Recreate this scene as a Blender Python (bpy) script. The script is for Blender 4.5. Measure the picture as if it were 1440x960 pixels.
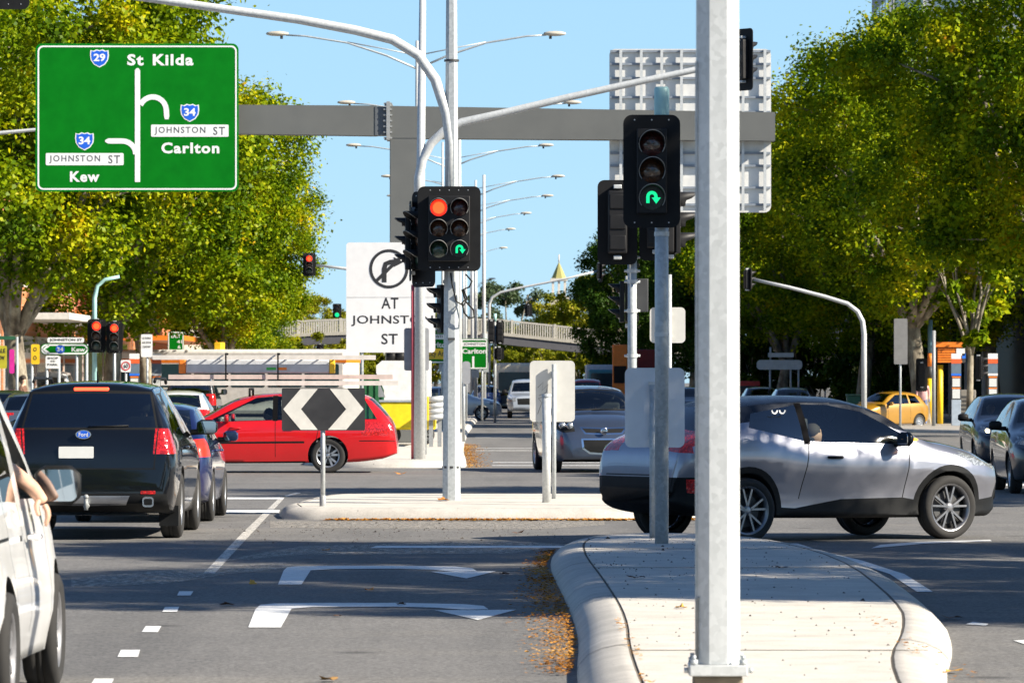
import bpy, bmesh, math, random
import numpy as np
from mathutils import Vector, Matrix
R = math.radians
for o in list(bpy.data.objects): bpy.data.objects.remove(o)
SC = bpy.context.scene
COL = SC.collection

# ------------------------------------------------------------------ camera, sky, sun, exposure
F = 7000.0            # focal length in pixels of the 1440 wide frame
EYE = 1.72
HZ = 535.0
cam_d = bpy.data.cameras.new('camera'); cam = bpy.data.objects.new('camera', cam_d); COL.objects.link(cam)
cam.location = (0, 0, EYE); cam.rotation_euler = (R(90), 0, 0)
cam_d.sensor_width = 36.0; cam_d.lens = 36.0 * F / 1440.0
cam_d.shift_y = (HZ - 480.0) / 1440.0
cam_d.clip_start = 0.5; cam_d.clip_end = 6000
cam_d.dof.use_dof = True; cam_d.dof.focus_distance = 58.0; cam_d.dof.aperture_fstop = 11.0
SC.camera = cam
SUNV = Vector((2.5, -1.0, 1.75)).normalized()        # towards the sun
elev = math.asin(SUNV.z); azim = math.atan2(SUNV.x, SUNV.y)
w = bpy.data.worlds.new('World'); SC.world = w; w.use_nodes = True
nt = w.node_tree; nt.nodes.clear()
sky = nt.nodes.new('ShaderNodeTexSky'); sky.sky_type = 'NISHITA'; sky.sun_disc = False
sky.sun_elevation = elev; sky.sun_rotation = azim
sky.air_density = 0.8; sky.dust_density = 0.0; sky.ozone_density = 4.0; sky.altitude = 800
bg = nt.nodes.new('ShaderNodeBackground'); bg.inputs[1].default_value = 0.07
# clear autumn air: even out the pale horizon band of the sky model
ev = nt.nodes.new('ShaderNodeMix'); ev.data_type = 'RGBA'
tc = nt.nodes.new('ShaderNodeTexCoord'); sx = nt.nodes.new('ShaderNodeSeparateXYZ'); nt.links.new(tc.outputs['Generated'], sx.inputs[0])
mr = nt.nodes.new('ShaderNodeMapRange'); mr.inputs[1].default_value = 0.06; mr.inputs[2].default_value = 0.30; mr.inputs[3].default_value = 0.75; mr.inputs[4].default_value = 0.0
nt.links.new(sx.outputs[2], mr.inputs[0]); nt.links.new(mr.outputs[0], ev.inputs[0])
ev.inputs[7].default_value = (2.7, 4.75, 6.5, 1); nt.links.new(sky.outputs[0], ev.inputs[6])
wo = nt.nodes.new('ShaderNodeOutputWorld')
nt.links.new(ev.outputs[2], bg.inputs[0]); nt.links.new(bg.outputs[0], wo.inputs[0])
sl = bpy.data.lights.new('sun', 'SUN'); sl.energy = 5.0; sl.angle = R(0.5); sl.color = (1.0, 0.91, 0.77)
sun = bpy.data.objects.new('sun', sl); COL.objects.link(sun)
sun.rotation_euler = (-SUNV).to_track_quat('-Z', 'Y').to_euler()
sun.location = (30, -20, 40)
SC.view_settings.view_transform = 'Standard'; SC.view_settings.look = 'None'
SC.view_settings.exposure = 1.16; SC.view_settings.gamma = 1.0
SC.render.engine = 'CYCLES'
SC.cycles.max_bounces = 8; SC.cycles.transparent_max_bounces = 16
SC.cycles.use_denoising = True

def gx(px, D): return (px - 720.0) * D / F
def gz(py, D): return EYE - (py - HZ) * D / F
def gd(py, z=0.0): return (EYE - z) * F / (py - HZ)
def gp(px, py, z=0.0):
    D = gd(py, z); return (gx(px, D), D, z)

# ------------------------------------------------------------------ materials
MATS = {}
def _new(name):
    m = bpy.data.materials.new(name); m.use_nodes = True
    m.node_tree.nodes.clear(); return m, m.node_tree
def _out(nt, sh):
    o = nt.nodes.new('ShaderNodeOutputMaterial'); nt.links.new(sh, o.inputs['Surface']); return o
def _pr(nt, col=None, rough=0.5, metal=0.0, coat=0.0, spec=0.5):
    p = nt.nodes.new('ShaderNodeBsdfPrincipled')
    if col is not None: p.inputs['Base Color'].default_value = (*col, 1)
    p.inputs['Roughness'].default_value = rough; p.inputs['Metallic'].default_value = metal
    p.inputs['Coat Weight'].default_value = coat; p.inputs['Coat Roughness'].default_value = 0.03
    p.inputs['Specular IOR Level'].default_value = spec
    return p
def _pos(nt):
    return nt.nodes.new('ShaderNodeNewGeometry').outputs['Position']
def _obj(nt):
    return nt.nodes.new('ShaderNodeTexCoord').outputs['Object']
def _noise(nt, vec, scale, detail=4, rough=0.55, stretch=None):
    if stretch:
        mp = nt.nodes.new('ShaderNodeMapping'); mp.inputs['Scale'].default_value = stretch
        nt.links.new(vec, mp.inputs['Vector']); vec = mp.outputs[0]
    n = nt.nodes.new('ShaderNodeTexNoise'); n.inputs['Scale'].default_value = scale
    n.inputs['Detail'].default_value = detail; n.inputs['Roughness'].default_value = rough
    nt.links.new(vec, n.inputs['Vector']); return n.outputs['Fac']
def _ramp(nt, fac, stops):
    r = nt.nodes.new('ShaderNodeValToRGB'); e = r.color_ramp.elements
    while len(e) < len(stops): e.new(0.5)
    for k, (p, c) in enumerate(stops):
        e[k].position = p; e[k].color = (*c, 1) if not isinstance(c, (int, float)) else (c, c, c, 1)
    nt.links.new(fac, r.inputs[0]); return r.outputs[0]
def _mix(nt, fac, a, b, mode='MIX'):
    m = nt.nodes.new('ShaderNodeMix'); m.data_type = 'RGBA'; m.blend_type = mode
    if isinstance(fac, (int, float)): m.inputs[0].default_value = fac
    else: nt.links.new(fac, m.inputs[0])
    for s, v in ((6, a), (7, b)):
        if isinstance(v, tuple): m.inputs[s].default_value = (*v, 1)
        else: nt.links.new(v, m.inputs[s])
    return m.outputs[2]
def _bump(nt, p, h, strength=0.3, dist=0.01):
    b = nt.nodes.new('ShaderNodeBump'); b.inputs['Strength'].default_value = strength; b.inputs['Distance'].default_value = dist
    nt.links.new(h, b.inputs['Height']); nt.links.new(b.outputs[0], p.inputs['Normal'])

def flat(name, col, rough=0.5, metal=0.0, coat=0.0, var=0.12, scale=6.0, spec=0.5):
    """plain surface with a little wear: the colour and gloss wander slightly"""
    if name in MATS: return MATS[name]
    m, nt = _new(name); p = _pr(nt, col, rough, metal, coat, spec)
    if var > 0:
        f = _noise(nt, _obj(nt), scale, 5, 0.6)
        c = _ramp(nt, f, [(0.3, tuple(max(0, x * (1 - var)) for x in col)), (0.7, tuple(min(1, x * (1 + var)) for x in col))])
        nt.links.new(c, p.inputs['Base Color'])
        r = _ramp(nt, f, [(0.3, max(0.0, rough - 0.06)), (0.7, min(1.0, rough + 0.08))])
        nt.links.new(r, p.inputs['Roughness'])
    _out(nt, p.outputs[0]); MATS[name] = m; return m
def emit(name, col, strength):
    if name in MATS: return MATS[name]
    m, nt = _new(name); p = _pr(nt, tuple(min(1, c) for c in col), 0.3)
    p.inputs['Emission Color'].default_value = (*col, 1); p.inputs['Emission Strength'].default_value = strength
    _out(nt, p.outputs[0]); MATS[name] = m; return m
def paint(name, col, metal=0.0, rough=0.35, dirt=0.25):
    if name in MATS: return MATS[name]
    m, nt = _new(name); p = _pr(nt, col, rough, metal, 1.0, spec=.5 if metal else .15)
    ob = _obj(nt)
    f = _noise(nt, ob, 2.2, 5, 0.6)
    c = _ramp(nt, f, [(0.35, tuple(x * 0.93 for x in col)), (0.7, tuple(min(1, x * 1.06) for x in col))])
    # road film low on the body
    sep = nt.nodes.new('ShaderNodeSeparateXYZ'); nt.links.new(ob, sep.inputs[0])
    d = _noise(nt, ob, 9.0, 6, 0.7)
    add = nt.nodes.new('ShaderNodeMath'); add.operation = 'MULTIPLY_ADD'; add.inputs[1].default_value = 0.45
    nt.links.new(d, add.inputs[0]); nt.links.new(sep.outputs[2], add.inputs[2])
    k = _ramp(nt, add.outputs[0], [(0.45, dirt), (0.85, 0.0)])
    c2 = _mix(nt, k, c, (0.16, 0.14, 0.115))
    nt.links.new(c2, p.inputs['Base Color'])
    cr = _ramp(nt, k, [(0.0, 0.03), (0.3, 0.3)]); nt.links.new(cr, p.inputs['Coat Roughness'])
    _out(nt, p.outputs[0]); MATS[name] = m; return m
def glass(name, tint, gl=1.0, ior=2.15):
    if name in MATS: return MATS[name]
    m, nt = _new(name)
    t = nt.nodes.new('ShaderNodeBsdfTransparent'); t.inputs[0].default_value = (*tint, 1)
    g = nt.nodes.new('ShaderNodeBsdfGlossy'); g.inputs['Roughness'].default_value = 0.02; g.inputs[0].default_value = (gl, gl, gl, 1)
    fr = nt.nodes.new('ShaderNodeFresnel'); fr.inputs[0].default_value = ior
    mx = nt.nodes.new('ShaderNodeMixShader')
    nt.links.new(fr.outputs[0], mx.inputs[0]); nt.links.new(t.outputs[0], mx.inputs[1]); nt.links.new(g.outputs[0], mx.inputs[2])
    _out(nt, mx.outputs[0]); MATS[name] = m; return m
def lens(name, col, rough=0.12):
    if name in MATS: return MATS[name]
    m, nt = _new(name); p = _pr(nt, col, rough, 0, 1.0)
    v = nt.nodes.new('ShaderNodeTexVoronoi'); v.inputs['Scale'].default_value = 38
    nt.links.new(_obj(nt), v.inputs['Vector'])
    c = _ramp(nt, v.outputs['Distance'], [(0.1, tuple(min(1, x * 1.5) for x in col)), (0.6, tuple(x * 0.55 for x in col))])
    nt.links.new(c, p.inputs['Base Color']); _bump(nt, p, v.outputs['Distance'], 0.4, 0.01)
    _out(nt, p.outputs[0]); MATS[name] = m; return m

def make_asphalt():
    m, nt = _new('asphalt'); p = _pr(nt, None, 0.85, spec=0.35); pos = _pos(nt)
    fine = _noise(nt, pos, 55, 3, 0.7)
    agg = nt.nodes.new('ShaderNodeTexVoronoi'); agg.inputs['Scale'].default_value = 45; nt.links.new(pos, agg.inputs['Vector'])
    c1 = _ramp(nt, fine, [(0.3, (0.105, 0.102, 0.098)), (0.7, (0.195, 0.190, 0.182))])
    big = _noise(nt, pos, 0.35, 5, 0.6)
    c2 = _mix(nt, _ramp(nt, big, [(0.35, 0.0), (0.75, 0.55)]), c1, (0.205, 0.198, 0.188))
    lane = _noise(nt, pos, 0.9, 4, 0.6, (1.0, 0.06, 1))        # wheel tracks and drips along the lanes
    c3 = _mix(nt, _ramp(nt, lane, [(0.48, 0.0), (0.70, 0.6)]), c2, (0.095, 0.094, 0.092))
    dust = _noise(nt, pos, 0.55, 6, 0.7, (0.30, 1.0, 1))       # dusty sweeps across the junction
    c4 = _mix(nt, _ramp(nt, dust, [(0.52, 0.0), (0.78, 0.5)]), c3, (0.27, 0.25, 0.215))
    oil = nt.nodes.new('ShaderNodeTexVoronoi'); oil.inputs['Scale'].default_value = 0.9; nt.links.new(pos, oil.inputs['Vector'])
    c4 = _mix(nt, _ramp(nt, oil.outputs['Distance'], [(0.05, 0.7), (0.16, 0.0)]), c4, (0.045, 0.043, 0.041))
    spk = _ramp(nt, agg.outputs['Color'], [(0.0, 0.35), (1.0, 1.55)])
    c5 = _mix(nt, 0.7, c4, _mix(nt, 1.0, c4, spk, 'MULTIPLY'))
    nt.links.new(c5, p.inputs['Base Color']); _bump(nt, p, fine, 0.5, 0.01)
    _out(nt, p.outputs[0]); MATS['asphalt'] = m; return m
def make_concrete(name, a, b, stain=0.35):
    m, nt = _new(name); p = _pr(nt, None, 0.8, spec=0.3); pos = _pos(nt)
    f = _noise(nt, pos, 3.0, 6, 0.65); g = _noise(nt, pos, 60, 3, 0.7)
    c = _ramp(nt, f, [(0.3, a), (0.7, b)])
    c = _mix(nt, _ramp(nt, g, [(0.35, 0.22), (0.55, 0.0)]), c, (0.12, 0.11, 0.10))
    s = _noise(nt, pos, 1.1, 7, 0.75)
    c = _mix(nt, _ramp(nt, s, [(0.55, 0.0), (0.78, stain)]), c, (0.17, 0.155, 0.135))
    v = nt.nodes.new('ShaderNodeTexVoronoi'); v.inputs['Scale'].default_value = 5.5; nt.links.new(pos, v.inputs['Vector'])
    c = _mix(nt, _ramp(nt, v.outputs['Distance'], [(0.035, 0.8), (0.06, 0.0)]), c, (0.05, 0.045, 0.04))
    nt.links.new(c, p.inputs['Base Color']); _bump(nt, p, g, 0.3, 0.01)
    _out(nt, p.outputs[0]); MATS[name] = m; return m
def make_roadpaint(name, col, worn=0.45):
    m, nt = _new(name); p = _pr(nt, col, 0.6); pos = _pos(nt)
    f = _noise(nt, pos, 14, 6, 0.75)
    t = nt.nodes.new('ShaderNodeBsdfTransparent')
    mx = nt.nodes.new('ShaderNodeMixShader')
    k = _ramp(nt, f, [(worn - 0.1, 0.0), (worn, 1.0)])
    g = _noise(nt, pos, 5, 4, 0.6)
    nt.links.new(_ramp(nt, g, [(0.3, tuple(x * 0.8 for x in col)), (0.7, col)]), p.inputs['Base Color'])
    nt.links.new(k, mx.inputs[0]); nt.links.new(t.outputs[0], mx.inputs[1]); nt.links.new(p.outputs[0], mx.inputs[2])
    _out(nt, mx.outputs[0]); MATS[name] = m; return m
def make_galv(name, a=(0.42, 0.45, 0.47), b=(0.60, 0.63, 0.64), metal=0.35):
    m, nt = _new(name); p = _pr(nt, None, 0.5, metal); ob = _obj(nt)
    v = nt.nodes.new('ShaderNodeTexVoronoi'); v.inputs['Scale'].default_value = 32; nt.links.new(ob, v.inputs['Vector'])
    st = _noise(nt, ob, 6, 6, 0.7, (1, 1, 0.12))
    f = _mix(nt, 0.4, st, v.outputs['Color'])
    c = _ramp(nt, f, [(0.25, a), (0.7, b)])
    s2 = _noise(nt, ob, 2.6, 7, 0.75)
    c = _mix(nt, _ramp(nt, s2, [(0.6, 0.0), (0.8, 0.4)]), c, (0.25, 0.25, 0.24))
    nt.links.new(c, p.inputs['Base Color'])
    _out(nt, p.outputs[0]); MATS[name] = m; return m
def make_leaf(name, stops, trans=0.27):
    m, nt = _new(name)
    g = nt.nodes.new('ShaderNodeNewGeometry')
    n = _ramp(nt, _noise(nt, _obj(nt), .55, 4, .6), [(.36, 0.0), (.66, 1.0)])       # whole sprays turn together
    fm = nt.nodes.new('ShaderNodeMix'); fm.data_type = 'FLOAT'; fm.inputs[0].default_value = .30
    nt.links.new(n, fm.inputs[2]); nt.links.new(g.outputs['Random Per Island'], fm.inputs[3])
    c = _ramp(nt, fm.outputs[0], stops)
    d = nt.nodes.new('ShaderNodeBsdfDiffuse'); t = nt.nodes.new('ShaderNodeBsdfTranslucent')
    gl = nt.nodes.new('ShaderNodeBsdfGlossy'); gl.inputs['Roughness'].default_value = 0.45
    nt.links.new(c, d.inputs[0])
    nt.links.new(_mix(nt, 1.0, c, (1.0, 1.12, 0.2), 'MULTIPLY'), t.inputs[0])
    mx = nt.nodes.new('ShaderNodeMixShader'); mx.inputs[0].default_value = trans
    nt.links.new(d.outputs[0], mx.inputs[1]); nt.links.new(t.outputs[0], mx.inputs[2])
    m2 = nt.nodes.new('ShaderNodeMixShader'); m2.inputs[0].default_value = 0.008
    nt.links.new(mx.outputs[0], m2.inputs[1]); nt.links.new(gl.outputs[0], m2.inputs[2])
    _out(nt, m2.outputs[0]); MATS[name] = m; return m
def make_bark():
    m, nt = _new('bark'); p = _pr(nt, None, 0.9); ob = _obj(nt)
    v = _noise(nt, ob, 3.2, 5, 0.6, (1, 1, 0.5))
    c = _ramp(nt, v, [(0.35, (0.085, 0.07, 0.05)), (0.5, (0.22, 0.19, 0.14)), (0.62, (0.36, 0.33, 0.25))])
    nt.links.new(c, p.inputs['Base Color']); _bump(nt, p, v, 0.5, 0.03)
    _out(nt, p.outputs[0]); MATS['bark'] = m
def make_brick(name, a, b, mortar):
    m, nt = _new(name); p = _pr(nt, None, 0.85)
    g = nt.nodes.new('ShaderNodeTexCoord'); mp = nt.nodes.new('ShaderNodeMapping'); mp.inputs['Rotation'].default_value = (R(90), 0, R(90))
    nt.links.new(g.outputs['Object'], mp.inputs[0])
    br = nt.nodes.new('ShaderNodeTexBrick'); br.inputs['Scale'].default_value = 1.0
    br.inputs['Brick Width'].default_value = 0.23; br.inputs['Row Height'].default_value = 0.085; br.inputs['Mortar Size'].default_value = 0.008
    br.inputs['Color1'].default_value = (*a, 1); br.inputs['Color2'].default_value = (*b, 1); br.inputs['Mortar'].default_value = (*mortar, 1)
    nt.links.new(mp.outputs[0], br.inputs['Vector'])
    f = _noise(nt, g.outputs['Object'], 1.3, 5, 0.6)
    c = _mix(nt, _ramp(nt, f, [(0.4, 0.0), (0.8, 0.35)]), br.outputs['Color'], tuple(x * 0.6 for x in a))
    nt.links.new(c, p.inputs['Base Color']); _out(nt, p.outputs[0]); MATS[name] = m

make_asphalt(); make_bark()
make_concrete('concrete', (0.52, 0.485, 0.425), (0.68, 0.64, 0.57), 0.30)
make_concrete('kerb_concrete', (0.42, 0.40, 0.36), (0.58, 0.55, 0.50), 0.35)
make_concrete('footpath', (0.30, 0.28, 0.25), (0.40, 0.37, 0.33), 0.3)
make_roadpaint('road_paint', (0.80, 0.80, 0.78), 0.40)
make_roadpaint('worn_paint', (0.66, 0.63, 0.57), 0.50)
make_galv('galv', (0.34, 0.37, 0.38), (0.50, 0.53, 0.54), 0.3); make_galv('galv_dark', (0.22, 0.23, 0.23), (0.33, 0.34, 0.34), 0.1)
make_galv('galv_pale', (0.44, 0.46, 0.46), (0.60, 0.62, 0.62), 0.15)
make_leaf('leaf', [(0.0, (0.024, 0.060, 0.002)), (0.26, (0.080, 0.145, 0.003)), (0.54, (0.205, 0.270, 0.004)), (0.80, (0.40, 0.39, 0.005)), (0.94, (0.55, 0.42, 0.006)), (1.0, (0.48, 0.20, 0.010))])
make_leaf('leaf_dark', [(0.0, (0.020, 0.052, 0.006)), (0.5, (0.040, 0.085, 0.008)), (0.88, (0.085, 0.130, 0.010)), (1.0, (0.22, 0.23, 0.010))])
make_leaf('leaf_shrub', [(0.0, (0.07, 0.10, 0.006)), (0.4, (0.17, 0.185, 0.008)), (0.8, (0.32, 0.29, 0.015)), (1.0, (0.38, 0.29, 0.05))])
make_leaf('leaf_haze_blue', [(0.0, (0.045, 0.075, 0.045)), (0.5, (0.075, 0.11, 0.06)), (1.0, (0.12, 0.15, 0.075))])  # blue of the distance haze put into the leaf colour
make_leaf('leaf_litter', [(0.0, (0.20, 0.085, 0.02)), (0.35, (0.42, 0.18, 0.035)), (0.7, (0.60, 0.30, 0.07)), (0.88, (0.68, 0.40, 0.13)), (1.0, (0.12, 0.06, 0.03))], 0.1)
make_brick('brick_orange', (0.42, 0.155, 0.06), (0.50, 0.20, 0.08), (0.35, 0.28, 0.22))
make_brick('brick_red', (0.30, 0.09, 0.05), (0.36, 0.12, 0.06), (0.30, 0.25, 0.2))
BLACK = flat('black_plastic', (0.009, 0.0095, 0.010), 0.55, spec=0.2)
DARK = flat('dark_grey', (0.045, 0.047, 0.05), 0.55)
RUBBER = flat('rubber', (0.022, 0.021, 0.020), 0.85, var=0.35)
CHROME = flat('chrome', (0.75, 0.76, 0.78), 0.12, 1.0, var=0.03)
ALLOY = flat('alloy', (0.50, 0.51, 0.53), 0.3, 0.85)
WHITE = flat('white_sign', (0.78, 0.78, 0.77), 0.4, var=0.05)
GREEN = flat('green_sign', (0.0, 0.155, 0.007), 0.6, spec=0.1, var=0.12, scale=2.0)
BLUE = flat('blue_sign', (0.012, 0.11, 0.62), 0.4, var=0.06)
YELLOW = flat('yellow_paint', (0.80, 0.50, 0.015), 0.45)
ORANGE = flat('orange_paint', (0.80, 0.21, 0.02), 0.45)
REDP = flat('red_paint', (0.55, 0.03, 0.03), 0.45)
INTER = flat('cabin_trim', (0.03, 0.03, 0.032), 0.8)
GALV, GALVD, GALVP = MATS['galv'], MATS['galv_dark'], MATS['galv_pale']

# ------------------------------------------------------------------ objects and mesh helpers
def link(name, me, parent=None, loc=None):
    o = bpy.data.objects.new(name, me); COL.objects.link(o)
    if parent is not None: o.parent = parent
    if loc is not None: o.location = loc
    return o
def tag(o, label=None, cat=None, group=None, kind=None):
    if label: o['label'] = label
    if cat: o['category'] = cat
    if group: o['group'] = group
    if kind: o['kind'] = kind
    return o
def thing(name, label, cat, loc=(0, 0, 0), rz=0.0, group=None):
    o = link(name, None, None, loc); o.rotation_euler = (0, 0, rz); o.empty_display_size = 0.2
    return tag(o, label, cat, group)
def copy_tree(o, parent=None):
    c = o.copy(); COL.objects.link(c)
    if parent is not None: c.parent = parent
    for ch in list(o.children): copy_tree(ch, c)
    return c

class MB:
    def __init__(s): s.bm = bmesh.new(); s.mats = []; s.cur = 0
    def mat(s, m):
        if m not in s.mats: s.mats.append(m)
        s.cur = s.mats.index(m); return s
    def _f(s, vs, smooth=False):
        try: f = s.bm.faces.new(vs)
        except ValueError: return None
        f.material_index = s.cur; f.smooth = smooth; return f
    def box(s, x0, x1, y0, y1, z0, z1, bev=0.0):
        v = [s.bm.verts.new(p) for p in ((x0,y0,z0),(x1,y0,z0),(x1,y1,z0),(x0,y1,z0),(x0,y0,z1),(x1,y0,z1),(x1,y1,z1),(x0,y1,z1))]
        fs = [s._f([v[i] for i in q]) for q in ((3,2,1,0),(4,5,6,7),(0,1,5,4),(1,2,6,5),(2,3,7,6),(3,0,4,7))]
        if bev > 0:
            es = list({e for f in fs for e in f.edges})
            r = bmesh.ops.bevel(s.bm, geom=es, offset=bev, segments=2, affect='EDGES', profile=0.6)
            for f in r['faces']: f.material_index = s.cur; f.smooth = True
        return s
    def tube(s, pts, rads, n=10, cap=True, smooth=True, rot=0.0):
        pts = [Vector(p) for p in pts]
        if isinstance(rads, (int, float)): rads = [rads] * len(pts)
        rings = []; up = None
        for i, p in enumerate(pts):
            a = pts[max(0, i - 1)]; b = pts[min(len(pts) - 1, i + 1)]; t = (b - a).normalized()
            if up is None: up = Vector((0, 1, 0)) if abs(t.y) < 0.9 else Vector((1, 0, 0))
            u = (up - t * up.dot(t))
            if u.length < 1e-4: u = t.orthogonal()
            u.normalize(); v = t.cross(u); up = u
            rings.append([s.bm.verts.new(p + (u * math.cos(rot + 2*math.pi*k/n) + v * math.sin(rot + 2*math.pi*k/n)) * rads[i]) for k in range(n)])
        for a, b in zip(rings, rings[1:]):
            for k in range(n): s._f([a[k], a[(k+1) % n], b[(k+1) % n], b[k]], smooth)
        if cap: s._f(rings[0][::-1]); s._f(rings[-1])
        return s
    def prism(s, poly, y0, y1, plane='xz'):
        """polygon in the xz plane (or xy / yz) extruded from y0 to y1"""
        def P(a, b, c): return (a, c, b) if plane == 'xz' else ((a, b, c) if plane == 'xy' else (c, a, b))
        A = [s.bm.verts.new(P(a, b, y0)) for a, b in poly]; B = [s.bm.verts.new(P(a, b, y1)) for a, b in poly]
        s._f(A); s._f(B[::-1]); n = len(poly)
        for k in range(n): s._f([A[(k+1) % n], A[k], B[k], B[(k+1) % n]])
        return s
    def ring(s, outer, inner, y0, y1):
        n = len(outer)
        A = [s.bm.verts.new((a, y0, b)) for a, b in outer]; B = [s.bm.verts.new((a, y0, b)) for a, b in inner]
        C = [s.bm.verts.new((a, y1, b)) for a, b in outer]
        for k in range(n):
            q = (k + 1) % n
            s._f([A[k], A[q], B[q], B[k]]); s._f([A[q], A[k], C[k], C[q]])
        return s
    def lathe(s, prof, axis='y', n=24, c=(0, 0, 0), smooth=True):
        rings = []
        for r, h in prof:
            ring = []
            for k in range(n):
                a = 2 * math.pi * k / n; u, v = r * math.cos(a), r * math.sin(a)
                p = (u, h, v) if axis == 'y' else ((u, v, h) if axis == 'z' else (h, u, v))
                ring.append(s.bm.verts.new((p[0]+c[0], p[1]+c[1], p[2]+c[2])))
            rings.append(ring)
        for a, b in zip(rings, rings[1:]):
            for k in range(n): s._f([a[k], a[(k+1) % n], b[(k+1) % n], b[k]], smooth)
        return s
    def blob(s, c, r, sub=2):
        q = bmesh.ops.create_icosphere(s.bm, subdivisions=sub, radius=1.0)
        for v in q['verts']: v.co = Vector((c[0] + v.co.x*r[0], c[1] + v.co.y*r[1], c[2] + v.co.z*r[2]))
        for v in q['verts']:
            for f in v.link_faces: f.material_index = s.cur; f.smooth = True
        return s
    def mesh_into(s, me, M=None):
        base = []
        for v in me.vertices:
            co = Vector(v.co); base.append(s.bm.verts.new(M @ co if M else co))
        for p in me.polygons: s._f([base[i] for i in p.vertices], p.use_smooth)
        return s
    def build(s, name, m=None, parent=None, loc=None, recalc=True):
        if recalc: bmesh.ops.recalc_face_normals(s.bm, faces=s.bm.faces)
        me = bpy.data.meshes.new(name); s.bm.to_mesh(me); s.bm.free()
        for q in (s.mats or ([m] if m else [])): me.materials.append(q)
        return link(name, me, parent, loc)

def rrect(x0, x1, z0, z1, r, n=5):
    out = []
    for cx, cz, a0 in ((x1-r, z1-r, 0), (x0+r, z1-r, 90), (x0+r, z0+r, 180), (x1-r, z0+r, 270)):
        for k in range(n + 1):
            a = R(a0 + 90.0 * k / n); out.append((cx + r*math.cos(a), cz + r*math.sin(a)))
    return out
def circ(cx, cz, r, n=28): return [(cx + r*math.cos(2*math.pi*k/n), cz + r*math.sin(2*math.pi*k/n)) for k in range(n)]
def thick(pts, wd):
    """outline of a polyline of width wd"""
    L, Rr = [], []
    for i, p in enumerate(pts):
        a = pts[max(0, i-1)]; b = pts[min(len(pts)-1, i+1)]
        dx, dz = b[0]-a[0], b[1]-a[1]; l = math.hypot(dx, dz); nx, nz = -dz/l, dx/l
        L.append((p[0]+nx*wd/2, p[1]+nz*wd/2)); Rr.append((p[0]-nx*wd/2, p[1]-nz*wd/2))
    return L + Rr[::-1]
def arc(cx, cz, r, a0, a1, n=12, rz=None):
    return [(cx + r*math.cos(R(a0+(a1-a0)*k/n)), cz + (rz or r)*math.sin(R(a0+(a1-a0)*k/n))) for k in range(n+1)]

_textcache = {}
def text_mesh(txt, bold=0.0, spacing=1.0):
    key = (txt, bold, spacing)
    if key in _textcache: return _textcache[key]
    cu = bpy.data.curves.new('lettering', 'FONT'); cu.body = txt; cu.size = 1.0; cu.offset = bold
    cu.space_character = spacing; cu.resolution_u = 3
    ob = bpy.data.objects.new('lettering_tmp', cu); COL.objects.link(ob)
    dg = bpy.context.evaluated_depsgraph_get(); dg.update()
    me = bpy.data.meshes.new_from_object(ob.evaluated_get(dg))
    bpy.data.objects.remove(ob)
    xs = [v.co.x for v in me.vertices]; ys = [v.co.y for v in me.vertices]
    _textcache[key] = (me, min(xs), max(xs), min(ys), max(ys)); return _textcache[key]
def put_text(mb, txt, x0, x1, z0, z1, y, bold=0.02, spacing=1.0, flip=False):
    """letters filling the box x0..x1, z0..z1 in the xz plane at depth y, facing -y"""
    me, a, b, c, d = text_mesh(txt, bold, spacing)
    sx = (x1 - x0) / (b - a); sz = (z1 - z0) / (d - c)
    base = [mb.bm.verts.new((x0 + (v.co.x - a)*sx, y, z0 + (v.co.y - c)*sz)) for v in me.vertices]
    for p in me.polygons: mb._f([base[i] for i in p.vertices])
def skinned(edges_pts, radii, edges, root=0, sub=2):
    me = bpy.data.meshes.new('skin_tmp'); me.from_pydata([tuple(p) for p in edges_pts], edges, [])
    ob = bpy.data.objects.new('skin_tmp', me); COL.objects.link(ob)
    md = ob.modifiers.new('s', 'SKIN'); md.use_smooth_shade = True
    for i, v in enumerate(me.skin_vertices[0].data):
        v.radius = (radii[i], radii[i]) if isinstance(radii[i], (int, float)) else radii[i]
        v.use_root = (i == root)
    sb = ob.modifiers.new('b', 'SUBSURF'); sb.levels = sub; sb.render_levels = sub
    dg = bpy.context.evaluated_depsgraph_get(); dg.update()
    out = bpy.data.meshes.new_from_object(ob.evaluated_get(dg))
    bpy.data.objects.remove(ob); return out
# ------------------------------------------------------------------ vehicles
def pch(pts):
    x = np.array([p[0] for p in pts], float); y = np.array([p[1] for p in pts], float)
    h = np.diff(x); d = np.diff(y) / h; m = np.zeros(len(x))
    if len(x) > 2:
        for i in range(1, len(x) - 1):
            if d[i-1] * d[i] > 0:
                w1 = 2*h[i] + h[i-1]; w2 = h[i] + 2*h[i-1]; m[i] = (w1 + w2) / (w1/d[i-1] + w2/d[i])
    m[0], m[-1] = d[0], d[-1]
    def f(t):
        t = min(max(t, x[0]), x[-1]); i = min(int(np.searchsorted(x, t, 'right')) - 1, len(h) - 1)
        s = (t - x[i]) / h[i]
        return float((1+2*s)*(1-s)**2*y[i] + s*(1-s)**2*h[i]*m[i] + s*s*(3-2*s)*y[i+1] + s*s*(s-1)*h[i]*m[i+1])
    return f
def inpoly(p, poly):
    r = False; n = len(poly); j = n - 1
    for i in range(n):
        a, b = poly[i], poly[j]
        if (a[1] > p[1]) != (b[1] > p[1]) and p[0] < (b[0]-a[0])*(p[1]-a[1])/(b[1]-a[1]) + a[0]: r = not r
        j = i
    return r
SIDE0 = [(0, .945), (.12, .965), (.35, .99), (.6, 1.0), (.82, .992), (1, .955)]
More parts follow.
